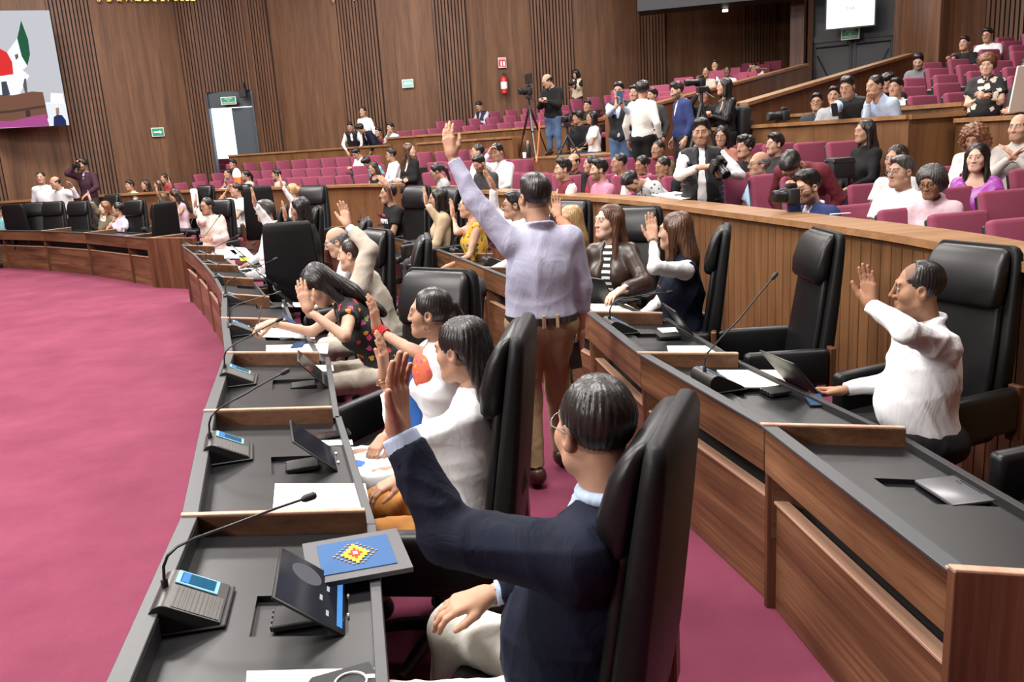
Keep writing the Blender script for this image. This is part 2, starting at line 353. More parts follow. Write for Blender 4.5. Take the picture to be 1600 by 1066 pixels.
# ------------------------------------------------------------------ dark doors at the head of the stairs
dd = thing('door_2', None, None); dd['kind'] = 'structure'
A = np.array(atY(1262, 100, 22.6)); B = np.array(atY(1397, 100, 21.6)); L = np.linalg.norm((B-A)[:2]); ang = math.atan2(B[1]-A[1], B[0]-A[0])
dd.location = (A[0], A[1], 0); dd.rotation_euler = (0, 0, ang)
ZB = atY(1330, 62, 22.1)[2]; zf = 1.6
MB().box(-.3, L+.4, .12, .3, zf, CEIL).build('backing', DOORB, dd)
MB().box(-.3, L+.4, 0, .13, ZB, ZB+.16).build('lintel', DOORB, dd)
for k in (0, 1):
    x0 = .12+k*(L/2-.05); x1 = x0+L/2-.1
    lf = MB().box(x0, x1, .06, .12, zf, ZB).build('door_leaf', DOORB, dd)
    for pa, pb in (((x0+.05, ZB-.12), (x1-.05, ZB-.12)), ((x0+.1, ZB-.3) if k == 0 else (x1-.1, ZB-.3), (x1-.15, zf+.5) if k == 0 else (x0+.15, zf+.5)), ((x0+.05, zf), (x0+.05, ZB)), ((x1-.05, zf), (x1-.05, ZB))):
        MB().tube([(pa[0], .055, pa[1]), (pb[0], .055, pb[1])], .022, 5).build('rail', DOORB, lf)
MB().box(-.35, -.02, -.5, .3, 0, CEIL).build('jamb', WALNUT_V, dd)
# side walls
p = atY(1264, 60, 25)[:2]; q = atY(1262, 60, 22.4)[:2]
sw = MB().prism([p, (p[0]+.3, p[1]), (q[0]+.12, q[1]), (q[0], q[1])], 0, CEIL).build('wall_door_return', WALLW); tag(sw, kind='structure')
W2 = crom([atY(x, 60, Y)[:2] for x, Y in [(1396, 20.9), (1416, 20.5), (1440, 19.2), (1463, 18.2), (1500, 18.3), (1600, 17.9), (1800, 16.5), (2300, 12)]], 6)
wr = thing('wall_right', None, None); wr['kind'] = 'structure'
strip_wall(W2, 0, CEIL, -.25).build('wall_panel', WALLW, wr)
_W = WC; WC = W2
s0, s1 = param_of(WC, col_hit(WC, 1540, 30)), param_of(WC, col_hit(WC, 1640, 30))
o = slats(s0, s1, 0, CEIL).build('wall_slats', SLATW, wr); o['kind'] = 'stuff'
slat_back(s0-.04, s1, 0, CEIL).build('slat_backing', DARKGAP, wr); WC = _W
tag(MB().box(-17.6, -17.3, -9, 21, 0, CEIL).build('wall_left', WALLW), kind='structure')
tag(MB().box(-17.6, 14, -7.3, -7, 0, CEIL).build('wall_front', WALLW), kind='structure')
tag(MB().box(13.7, 14, -7, 13, 0, CEIL).build('wall_east', WALLW), kind='structure')
# dark control booth hung on the wall, cropped by the top of the picture
A = np.array(atY(1001, 20, 22.8)); B = np.array(atY(1262, 20, 21.8)); z = A[2]-.1
bo = thing('control_booth', 'long black box projecting high on the slatted wall', 'booth')
mb = MB(); n = 8
strip_wall(np.linspace(A[:2], B[:2], n), atY(1001, 25, 22.8)[2], CEIL-.05, .9, mb).build('booth_shell', DOORB, bo)
MB().lathe([(.07, 0), (.07, .05)], 12, Matrix.Translation((*(A[:2]*.5+B[:2]*.5+np.array([.15, .3])), atY(1001, 25, 22.8)[2]-.05))).build('spot_lens', flat('lamp_white', (1, .95, .85), emit=6), bo)

# ------------------------------------------------------------------ walls' fittings
def on_wall(px, py, back=.03, y=None):     # frame on the great wall: x along the wall (to the right), z up, -y into the hall
    s = param_of(WC, col_hit(WC, px, py)); p, d = point_at(WC, s); a = math.atan2(d[1], d[0]); z = CH + ray(px, py)[2]/ray(px, py)[1]*p[1]
    n = np.array([d[1], -d[0]]); p = p+n*(-1 if 0 else 0)
    inward = np.array([-d[1], d[0]]); sg = 1 if np.dot(inward, -p) > 0 else -1
    return Matrix.Translation((p[0]+inward[0]*sg*back, p[1]+inward[1]*sg*back, z)) @ Matrix.Rotation(a, 4, 'Z'), p[1], sg
def text(body, size, mat, parent, loc, align='CENTER', ex=.004, name='lettering', rot=(PI/2, 0, 0)):
    cu = bpy.data.curves.new(name, 'FONT'); cu.body = body; cu.size = size; cu.align_x = align; cu.align_y = 'CENTER'; cu.extrude = ex; cu.resolution_u = 2
    o = bpy.data.objects.new(name, cu); COL.objects.link(o)
    dg = bpy.context.evaluated_depsgraph_get(); me = bpy.data.meshes.new_from_object(o.evaluated_get(dg)); bpy.data.objects.remove(o)
    me.materials.clear(); return link(name, me, parent, mat, loc, rot)
def sign(name, label, mw, w, h, back, face, lines, mat):
    r = thing(name, label, 'sign'); r.matrix_world = mw
    MB().box(-w/2, w/2, -.006, .006, -h/2, h/2, bev=.003, seg=1).build('plate', back, r)
    MB().box(-w/2*.9, w/2*.9, -.009, -.006, -h/2*.84, h/2*.84).build('panel', face, r)
    for tx, sz, z in lines: text(tx, sz, mat, r, (0, -.011, z))
    return r
def wsgn(px, py):
    m, Y, sg = on_wall(px, py, .06); return m, Y
def arrow(root, w, sx, mat):
    MB().prism([(-w*.5*sx, -w*.09), (w*.2*sx, -w*.09), (w*.2*sx, -w*.22), (w*.5*sx, 0), (w*.2*sx, w*.22), (w*.2*sx, w*.09), (-w*.5*sx, w*.09)], 0, .005, Matrix.Translation((0, -.01, 0)) @ Matrix.Rotation(PI/2, 4, 'X')).build('arrow', mat, root)
m, Y = wsgn(241, 207); s = sign('exit_arrow_sign', 'green exit sign with arrow pointing towards the open door', m, 18*Y/CF, 13*Y/CF, WHITE, GREEN, [], WHITE); arrow(s, .22, 1, WHITE)
m, Y = wsgn(635, 131); s = sign('exit_arrow_sign', 'pale green arrow sign alone on the plain panel by the slats', m, 17*Y/CF, 12*Y/CF, WHITE, flat('pale_sign_green', (.25, .5, .44), .5), [], WHITE); arrow(s, .22, -1, WHITE)
m = Matrix.Translation(atY(357, 157.5, 24.55)) @ Matrix.Rotation(math.atan2(dv[1], dv[0]), 4, 'Z')
sign('exit_sign', 'green emergency exit sign on the lintel of the open door', m, .42, .21, WHITE, GREEN, [('SALIDA', .062, .055), ('DE', .05, 0), ('EMERGENCIA', .062, -.055)], WHITE)
m = Matrix.Translation(atY(1328.5, 53, 21.7)) @ Matrix.Rotation(ang, 4, 'Z')
sign('exit_sign', 'green emergency exit sign under the white screen over dark doors', m, .42, .26, WHITE, GREEN, [('SALIDA', .07, .065), ('DE', .055, 0), ('EMERGENCIA', .07, -.065)], WHITE)
m, Y = wsgn(789.5, 98); s = sign('extinguisher_sign', 'small white and red sign above the fire extinguisher', m, .22, .26, WHITE, RED, [('EXTINTOR', .038, .075)], WHITE)
MB().box(-.05, -.01, -.012, -.008, -.09, .04).box(.02, .07, -.012, -.008, -.08, .03).build('pictogram', WHITE, s)
m, Y = wsgn(792, 132); r = thing('fire_extinguisher', 'red fire extinguisher hanging on the slatted wall', 'extinguisher'); r.matrix_world = m
MB().lathe([(.06, -.26), (.085, -.24), (.088, .12), (.07, .17), (.03, .2), (.03, .23)], 16, Matrix.Translation((0, -.1, 0))).build('cylinder', RED, r, True)
MB().lathe([(.09, -.12), (.09, .06)], 16, Matrix.Translation((0, -.1, 0))).build('label_band', WHITE, r)
MB().box(-.03, .03, -.13, -.07, .22, .27).box(-.02, .08, -.11, -.09, .27, .29).tube([(.03, -.1, .24), (.1, -.1, .2), (.1, -.1, -.1)], .012, 6).build('valve', BLKPL, r)
# gold letters whose feet show at the top edge
GOLD = flat('gold_letter', (.75, .55, .16), .3, metal=1)
g = thing('gold_lettering', 'gold letters high on the veneered wall between slats', 'lettering')
for i, ch in enumerate('SOBERANO DEL PUEBLO'):
    if ch == ' ': continue
    m, Y, sg = on_wall(160+i*8.0, -1.2, .10); o = text(ch, .22, GOLD, g, (0, 0, 0), ex=.02, name='letter'); o.matrix_world = m @ Matrix.Rotation(PI/2, 4, 'X')
g2 = thing('gold_emblem', 'gold emblem points on the slats at top of the wall', 'emblem')
for px, h in ((526, 5), (557, 2.5)):
    m, Y, sg = on_wall(px, h, .1); MB().lathe([(.015, 0), (.05, .08), (.05, .4)], 8).build('point', flat('gold_lit', (.9, .75, .4), .3, metal=.6), g2).matrix_world = m
# white screen above the dark doors
TA = atY(1291, 46, 21.4); TB = atY(1366, 36, 21.0); a2 = math.atan2(TB[1]-TA[1], TB[0]-TA[0]); wS = np.linalg.norm((TB-TA)[:2])
ts = thing('wall_screen', 'white lit screen mounted over the dark double doors', 'screen', (TA[0], TA[1], TA[2]), a2)
MB().box(-.03, wS+.03, .0, .08, -.03, 1.25).build('housing', BLKPL, ts)
MB().box(0, wS, -.006, 0, 0, 1.22).build('screen_face', flat('screen_white', (.93, .98, 1), emit=1.15), ts)
text('JUIA', .1, flat('screen_text', (.45, .5, .55), emit=.5), ts, (wS*.5, -.01, .42))
# ------------------------------------------------------------------ giant screen with the flag
SA = atY(-40, 204, 21.2); SB = atY(108.5, 195.5, 21.9); aS = math.atan2(SB[1]-SA[1], SB[0]-SA[0]); wS = np.linalg.norm((SB-SA)[:2])
gs = thing('giant_screen', 'giant lit screen showing a flag and a podium at the wall', 'screen', tuple(SB), aS)
topz = atY(79, 16, 21.9)[2]-SB[2]
def E(name, c, e=1.0): return flat('screen_'+name, c, 1, emit=e)
MB().box(-wS, .0, .0, .15, 0, topz).build('housing', BLKPL, gs)
MB().box(-wS, 0, -.004, 0, 0, topz).build('screen_face', E('wall', (.47, .48, .52)), gs)
sx = lambda px: (px-108)/CF*21.9*1.0; 
_sn = nrm2 = np.array([math.sin(aS), -math.cos(aS), 0.0]); _sx = np.array([math.cos(aS), math.sin(aS), 0.0])
def SP(name, pts, mat, off):   # flat picture patch on the screen
    mb = MB(); P = []
    for px, py in pts:
        d = ray(px, py); o = np.array([0, 0, CH]); t = ((SB-o)@_sn)/(d@_sn); q = o+t*d-SB; P.append((min(0, max(-wS, float(q@_sx))), -.004-off, min(topz, max(0, float(q[2])))))
    mb.poly(P).build(name, mat, gs)
SP('picture', [(-30, 60), (46, 118), (24, 160), (79, 160), (79, 145), (98, 146), (108, 190), (-30, 190)], E('pale', (.80, .80, .86)), .001)
SP('picture', [(-30, 147), (20, 149), (50, 143), (67, 144), (76, 185), (40, 190), (-30, 192)], E('desk', (.16, .075, .05)), .002)
SP('picture', [(-30, 190), (20, 189), (50, 182), (72, 178), (77, 197), (-30, 201)], E('rug', (.36, .07, .24)), .003)
SP('picture', [(-30, 176), (20, 172), (70, 164), (71, 168), (20, 176), (-30, 180)], E('line', (.07, .04, .03)), .004)
SP('picture', [(33, 32), (44, 62), (47, 85), (43, 103), (34, 88), (27, 60)], E('flag_green', (.015, .09, .045)), .003)
SP('picture', [(27, 60), (34, 88), (43, 103), (32, 113), (20, 116), (18, 96), (11, 82)], E('flag_white', (.78, .80, .82)), .002)
SP('picture', [(-30, 70), (0, 76), (11, 82), (19, 97), (21, 116), (0, 119), (-30, 118)], E('flag_red', (.62, .03, .03)), .003)
SP('picture', [(23, 86), (28, 84), (29, 90), (25, 94)], E('flag_dot', (.12, .12, .06)), .004)
SP('picture', [(38, 123), (41, 123), (43, 145), (40, 147), (36, 134)], E('figure', (.10, .09, .10)), .004)
SP('picture', [(2, 128), (10, 127), (16, 148), (4, 151)], E('chair', (.05, .06, .08)), .004)
SP('picture', [(40, 173), (47, 172), (48, 182), (41, 183)], E('box', (.05, .03, .03)), .005)
SP('picture', [(71, 162), (103, 162), (108, 196), (78, 198)], E('inset', (.70, .74, .80)), .004)
SP('picture', [(84, 183), (90, 179), (97, 180), (103, 188), (104, 196), (84, 197)], E('inset_suit', (.02, .025, .10)), .005)
SP('picture', [(87, 169), (92, 168), (93, 178), (88, 180)], E('inset_face', (.32, .2, .14)), .005)
# ------------------------------------------------------------------ deputies' desks
DZ = .75; DD = .62
def desk_bay(A, B, depth, label, end_a=False, end_b=False, group='deputies desks', last=False, vdir=None, well=None):
    A = np.asarray(A, float)[:2]; B = np.asarray(B, float)[:2]; L = np.linalg.norm(B-A); d = (B-A)/L
    r = thing('desk', label, 'desk', (A[0], A[1], 0), math.atan2(d[1], d[0]), group)
    D = depth; g = .006       # local x along the row, -y towards the seat; the side boards run along vdir
    n_ = np.array([d[1], -d[0]]); v_ = n_ if vdir is None else np.asarray(vdir, float)[:2]/np.linalg.norm(vdir[:2])
    SH = Matrix.Identity(4); SH[0][1] = -float(v_@d); SH[1][1] = float(v_@n_)
    Y = lambda y: -y
    def bx(name, mat, x0, x1, y0, y1, z0, z1, parent=r, bev=.002): return MB().box(x0, x1, Y(y1), Y(y0), z0, z1, bev=bev, seg=1).xform(SH).build(name, mat, parent)
    bx('front_panel', WALNUT, g, L-g, .055, .075, .0, .44)
    bx('panel_ledge', EDGE, g, L-g, .045, .10, .44, .452)
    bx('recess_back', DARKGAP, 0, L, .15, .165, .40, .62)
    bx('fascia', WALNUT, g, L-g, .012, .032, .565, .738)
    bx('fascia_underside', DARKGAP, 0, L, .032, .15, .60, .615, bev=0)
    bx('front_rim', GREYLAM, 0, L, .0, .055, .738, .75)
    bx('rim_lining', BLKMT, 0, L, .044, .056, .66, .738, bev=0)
    # desktop with a sunk well for the tablet dock
    wx0, wx1, wy0, wy1 = L*.27, L*.27+.20, D-.33, D-.10
    if well is not None:               # sunk where its tablet stands
        q = np.asarray(well)[:2]-A; wv = float(q@n_)/float(v_@n_); wu = float(q@d)-wv*float(v_@d); wu = min(max(wu, .14), L-.14); wv = min(max(wv, .20), D-.17)
        wx0, wx1, wy0, wy1 = wu-.10, wu+.10, wv-.125, wv+.125
    xs = [0, wx0, wx1, L]; ys = [.05, wy0, wy1, D-.03]; mb = MB(); z1, z0, zw = .682, .655, .664
    for i in range(3):
        for j in range(3):
            mb.box(xs[i], xs[i+1], Y(ys[j+1]), Y(ys[j]), z0-.012, zw if i == 1 and j == 1 else z1)
    mb.xform(SH).build('desktop', BLACKLAM, r)
    bx('rear_rim', GREYLAM if last else BLKMT, 0, L, D-.03, D, .62, .705)
    bx('divider', WALNUT_D, -.011, .011, .035, D-.03, .30, .748)
    bx('divider_edge', EDGE, -.011, .011, .0, D-.03, .748, .757)  # paler band, light on the top edge put into its colour
    bx('upright', WALNUT_V, -.010, .010, .02, .09, 0, .75)
    if end_b: bx('end_panel', WALNUT_V, L-.02, L+.02, .0, D+.06, 0, .76); bx('end_edge', EDGE, L-.02, L+.02, .0, D+.06, .76, .768)
    if end_a: bx('end_panel', WALNUT_V, -.03, .0, -.0, D+.10, 0, .757); bx('end_edge', EDGE, -.03, .0, -.0, D+.10, .757, .766)
    return dict(o=r, A=A, d=d, n=v_, L=L, D=D)
def on_desk(b, u, v, z=.682):              # u along the bay 0..1, v metres in from the front edge
    p = b['A'] + b['d']*b['L']*u + b['n']*v; return np.array([p[0], p[1], z])
R1PX = [(283, 806), (317, 646), (351, 552), (342, 493), (345, 453), (322, 425), (315, 405), (291, 389), (271, 379)]
R1 = [at(x, y, DZ)[:2] for x, y in R1PX]
V1 = [(at(b[0], b[1], DZ)-at(a[0], a[1], DZ))[:2] for a, b in (((283, 808), (578, 800)), ((283, 808), (578, 800)), ((317, 648), (548, 642)), ((351, 552), (515, 552)), ((342, 493), (492, 496)), ((345, 453), (470, 462)))]
V2 = [(at(b[0], b[1], DZ)-at(a[0], a[1], DZ))[:2] for a, b in (((1189, 665), (1400, 670)), ((1189, 665), (1400, 670)), ((996, 552), (1180, 553)), ((918, 487), (1050, 490)))]
# even out the far, foreshortened dividers along a smooth arc
C1 = crom([R1[0]+(at(165, 1066, DZ)[:2]-R1[0])*1.3, R1[0], R1[1], R1[2], R1[3]*.5+(R1[2]+R1[4])*.25, R1[4], (R1[5]+R1[6])*.5, R1[7], R1[8]], 12)
s_ = param_of(C1, R1[0]); LB = 1.165; BAY1 = []
T1PX = [(470, 962), (474, 727), (462, 601), (441, 528), (424, 480), (402, 448), (380, 424), (366, 405)]
WORDS1 = ['nearest the camera with the blue embroidered folder', 'in front of the woman in white blouse', 'in front of the woman with embroidered white dress', 'where the woman in black blouse writes', 'in front of the man in beige jacket', 'before the big turned black chair', 'with yellow folder edge at its rear', 'with loose white papers, beside the white robed man', 'at the far end of the first row']
nb = int((arclen(C1)[-1]-s_)/LB+.3)
ss = [s_-LB] + [s_+LB*k for k in range(nb+1)]
for k in range(len(ss)-1):
    a, _ = point_at(C1, ss[k]); b, _ = point_at(C1, ss[k+1])
    BAY1.append(desk_bay(a, b, DD, 'walnut desk of the curved inner row, '+WORDS1[min(k, 8)], group=None, end_b=(k == len(ss)-2), last=True, vdir=V1[min(k, 5)], well=at(*T1PX[k], .68) if k < 6 else None))
# the part of the inner row beyond the gangway
FPX = [(229, 372.5), (195, 369.5), (131, 364), (64, 361), (0, 360), (-68, 361)]
F = [at(x, y, DZ)[:2] for x, y in FPX]; WORDS2 = ['next to the tall end panel', 'before the woman in lilac blouse', 'before two empty chairs', 'before the first of the empty chairs', 'at the far edge of the hall']
BAYF = []
for k in range(5): BAYF.append(desk_bay(F[k], F[k+1], .6, 'walnut desk across the gangway, '+WORDS2[k], group=None))
a = F[0]; b = np.array(at(282, 372.5, DZ)[:2]); dd_ = (b-a)/np.linalg.norm(b-a)
gp = thing('desk_end_panel', 'tall plain walnut end panel closing the far desk section', 'panel')
MB().prism([tuple(a), tuple(a+dd_*1.05), tuple(a+dd_*1.05+np.array([-.03, .03])), tuple(a+np.array([-.03, .03]))], 0, .752).build('board', WALNUT_V, gp)
MB().prism([tuple(a), tuple(a+dd_*1.05), tuple(a+dd_*1.05+np.array([-.03, .03])), tuple(a+np.array([-.03, .03]))], .752, .76).build('edge_band', EDGE, gp)
# second row
R2PX = [(1480, 890), (1189, 664), (996, 552), (915, 487), (735, 411), (672, 389), (609, 366), (500, 354), (399, 338), (340, 335), (274, 333), (230, 331)]
R2 = [at(x, y, DZ)[:2] for x, y in R2PX]
C2 = crom([R2[0], R2[1], R2[2], R2[3], R2[4], (R2[5]+R2[6])/2, R2[7], R2[8], (R2[9]+R2[10])/2, R2[11]], 12)
WORDS3 = ['with an empty sunk tablet dock and bare end panel', 'in front of the man in white guayabera', 'before the empty chair beside the boarded partition', 'before the two women talking', 'partly hidden by the standing man', 'before the woman in yellow flowered dress', 'before the woman in tan coat', 'before the man in black printed shirt', 'beside the empty far chair', 'before the blonde woman', 'before the man holding hand to chin', 'before the woman in pale pink top', 'at the far turn of the outer row', 'last of the outer row']
s2 = [param_of(C2, R2[0]), param_of(C2, R2[1]), param_of(C2, R2[2]), param_of(C2, R2[3])]
while s2[-1]+1.17 < arclen(C2)[-1]: s2.append(s2[-1]+1.17)
BAY2 = []
for k in range(min(len(s2)-1, 14)):
    a, _ = point_at(C2, s2[k]); b, _ = point_at(C2, s2[k+1])
    BAY2.append(desk_bay(a, b, .52, 'walnut desk of the outer row, '+WORDS3[k], group=None, end_a=(k == 0), vdir=V2[min(k, 3)], well=at(*[(1470, 770), (1215, 617), (1030, 528)][k], .68) if k < 3 else None))
# ------------------------------------------------------------------ high-backed leather chairs
def make_chair():
    r = thing('office_chair', 'x', 'chair')
    MB().lathe([(.03, .11), (.03, .27), (.024, .28), (.024, .37)], 14).build('column', BLKPL, r, True)
    for k in range(5):
        a = 2*PI*k/5+.3; c, s = math.cos(a), math.sin(a)
        lg = MB().tube([(0, 0, .115), (c*.15, s*.15, .105), (c*.30, s*.30, .075)], [.03, .026, .018], 8).build('base_leg', BLKPL, r, True)
        MB().lathe([(.026, -.011), (.03, -.008), (.03, .008), (.026, .011)], 12, Matrix.Translation((c*.30, s*.30, .03)) @ Matrix.Rotation(a+PI/2, 4, 'Z') @ Matrix.Rotation(PI/2, 4, 'X')).build('caster', BLKPL, lg, True)
    MB().box(-.26, .26, -.24, .27, .355, .445, bev=.035, seg=3).build('seat', LEATHER, r, True, ang=60)
    # back: a tapering slab leaning back; rings bottom to top
    def slab_back(zs, hw, yf, th, rnd, name, mat, par=r):
        bm = MB().bm; rings = []
        for z, w, y, t in zip(zs, hw, yf, th):
            ring = []; rd = min(rnd, t*.49, w*.49)
            for cx, cy, a0 in ((w-rd, y-rd, 0), (-w+rd, y-rd, 90), (-w+rd, y-t+rd, 180), (w-rd, y-t+rd, 270)):
                for q in range(4):
                    a = math.radians(a0+30*q); ring.append(bm.verts.new((cx+rd*math.cos(a), cy+rd*math.sin(a), z)))
            rings.append(ring)
        n = len(rings[0])
        for i in range(len(rings)-1):
            for q in range(n): bm.faces.new((rings[i][q], rings[i][(q+1) % n], rings[i+1][(q+1) % n], rings[i+1][q]))
        bm.faces.new(rings[0][::-1]); bm.faces.new(rings[-1]); m = MB(); m.bm.free(); m.bm = bm; return m.build(name, mat, par, True, ang=50)
    lean = lambda z: -.225-(z-.45)*.15
    zs = [.40, .44, .60, .80, 1.0, 1.14, 1.20, 1.225, 1.235]
    slab_back(zs, [.235, .25, .255, .25, .238, .228, .22, .205, .19], [lean(z)+.0 for z in zs], [.07, .075, .078, .07, .062, .055, .05, .04, .028], .022, 'back_shell', LEATHER2)
    zs = [.47, .50, .62, .80, .98, 1.0]
    slab_back(zs, [.20, .212, .215, .208, .198, .19], [lean(z)+.035 for z in zs], [.03, .036, .04, .04, .036, .03], .018, 'back_pad', LEATHER)
    zs = [.955, .965, .985, 1.06, 1.15, 1.195, 1.215, 1.225]
    slab_back(zs, [.17, .19, .205, .21, .205, .195, .18, .16], [lean(z)+dy for z, dy in zip(zs, (.045, .065, .078, .085, .07, .05, .035, .02))], [.04, .06, .075, .082, .068, .05, .036, .02], .03, 'headrest', LEATHER)
    for s in (-1, 1):
        MB().box(s*.262, s*.335, -.27, .19, .42, .625, bev=.028, seg=3).build('armrest', LEATHER, r, True, ang=60)
        MB().box(s*.262, s*.325, -.305, -.272, .37, .63, bev=.006, seg=1).build('arm_bracket', WALNUT_V, r)
    return r
CHAIR0 = make_chair(); _used = [0]
def chair(x, y, rz, label, group=None, z=0):
    if not _used[0]: _used[0] = 1; o = CHAIR0; o.location = (x, y, z); o.rotation_euler = (0, 0, rz); o['label'] = label
    else: o = dup(CHAIR0, (x, y, z), rz, label)
    return o
# ------------------------------------------------------------------ burgundy public seats
def make_seat():
    r = thing('theatre_seat', 'x', 'seat')
    tl = Matrix.Translation((0, -.20, .42)) @ Matrix.Rotation(math.radians(12), 4, 'X')
    MB().box(-.238, .238, -.03, .055, .04, .53, bev=.035, seg=3).xform(tl).build('backrest', SEATF, r, True, ang=60)
    MB().box(-.232, .232, -.055, -.02, -.06, .50, bev=.012, seg=1).xform(tl).build('back_shell', BLKPL, r)
    MB().box(-.235, .235, -.19, .27, .33, .44, bev=.04, seg=3).build('seat_cushion', SEATF, r, True, ang=60)
    MB().box(.245, .285, -.27, .20, .56, .61, bev=.012, seg=1).box(.25, .28, -.22, .12, .0, .57).build('armrest', BLKPL, r)
    return r
SEAT0 = make_seat(); _su = [0]; SEATS = []
def seat(x, y, z, rz, label, group=None):
    if not _su[0]: _su[0] = 1; o = SEAT0; o.location = (x, y, z); o.rotation_euler = (0, 0, rz); o['label'] = label
    else: o = dup(SEAT0, (x, y, z), rz, label)
    if group: o['group'] = group
    SEATS.append(o); return o
def seat_row(row, d, z, px0, px1, py, where, anchor=None, sp=.545, group=None, skip=()):
    a, b = col_hit(offset(PC, d), px0, py), col_hit(offset(PC, d), px1, py); C = offset(PC, d)
    s0, s1 = param_of(C, a), param_of(C, b)
    if anchor is not None: sa = param_of(C, col_hit(C, anchor, py)); s0 = sa - sp*int((sa-s0)/sp+.5)
    k = 0; s = s0
    while s < s1+.05:
        p, dr_ = point_at(C, s)
        if k not in skip:
            seat(p[0], p[1], z, math.atan2(dr_[1], dr_[0])+PI/2, 'burgundy seat, %s along %s' % (ORD[k], where), group)
        k += 1; s += sp
seat_row('RA', 1.15, .20, 1640, 1322, 325, 'the lowest row right behind the boarded partition'.replace('right ', ''), 1457)
seat_row('RB', 2.05, .27, 1700, 1345, 295, 'the row behind the couple in white and pink', 1523)
seat_row('RC', 2.95, .37, 1700, 1470, 262, 'the row under the panelled wall with the curly woman', 1580)
seat_row('NA', 1.15, .42, 1296, 1120, 255, 'the row with the man in maroon sweater')
seat_row('NB', 2.62, .66, 1332, 1125, 222, 'the row directly under the balcony front', 1304)
for d, z, nm, rng in ((1.15, .38, 'lowest', [(1080, 676), (606, 272)]), (2.05, .55, 'middle', [(1045, 918), (822, 680), (606, 312)]), (2.95, .76, 'upper', [(795, 672), (600, 372)])):
    for i, (a, b) in enumerate(rng):
        seat_row('M', d, z, a, b, {'lowest': 283, 'middle': 252, 'upper': 236}[nm], 'the %s public row %s' % (nm, 'beyond the step gangway' if b < 500 else ('beside the camera platform' if a < 1000 else 'behind the boarded partition')))
RUN = ['first', 'second', 'third', 'fourth', 'fifth', 'sixth', 'seventh', 'eighth']
RB0 = [1383, 1392, 1404, 1440, 1462, 1503, 1552, 1560]; RUY = [148, 133, 118, 104, 92, 80, 70, 60]
for k in range(8): seat_row('RU', 4.8+.9*k, RUZ[k], 1660, RB0[k]+12, RUY[k], 'the %s row of the raised block behind the standing woman' % RUN[k], (1461, 1455, 1450, 1485, 1480, 1573, 1564, 1584)[k])
LUR = [(885, 624), (888, 692), (900, 774), (948, 886)]
for k in range(4): seat_row('LU', 4.75+.9*k, LUZ[k], LUR[k][0], LUR[k][1], (192, 180, 166, 152)[k], 'the %s row of the raised block below the fire extinguisher' % RUN[k])
# seats rising above the stair wall
dN = (NB1-NB0)/np.linalg.norm(NB1-NB0); nN = np.array([-dN[1], dN[0]])
NSEATS = [(1027, 133, 20.0), (1046, 142, 19.0), (1065, 121, 21.0), (1078, 128, 20.0), (1041, 150, 18.2), (1020, 144, 19.2), (1100, 117, 21.2), (1118, 110, 21.6), (1140, 106, 22.4), (1165, 112, 21.4), (1187, 100, 23.0), (1205, 95, 23.4), (1170, 98, 23.6), (1150, 116, 21.0), (968, 149, 19.5), (985, 158, 18.0), (1004, 148, 19.2), (988, 140, 20.2), (966, 140, 21), (960, 166, 17.4)]
for k, (x, y, Y) in enumerate(NSEATS):
    p = atY(x, y, Y); q = p.copy(); q[2] -= .93
    seat(q[0], q[1], q[2], math.atan2(-q[1], -q[0]-4)-PI/2, 'burgundy seat, %s of the steep block above the sloping stair wall' % ORD[k])
    tag(MB().box(-.45, .45, -.5, .5, -.9, 0).build('floor_tier', CARPET, loc=(q[0], q[1], q[2]-.002), rot=(0, 0, math.atan2(-q[1], -q[0]-4)-PI/2)), kind='structure')
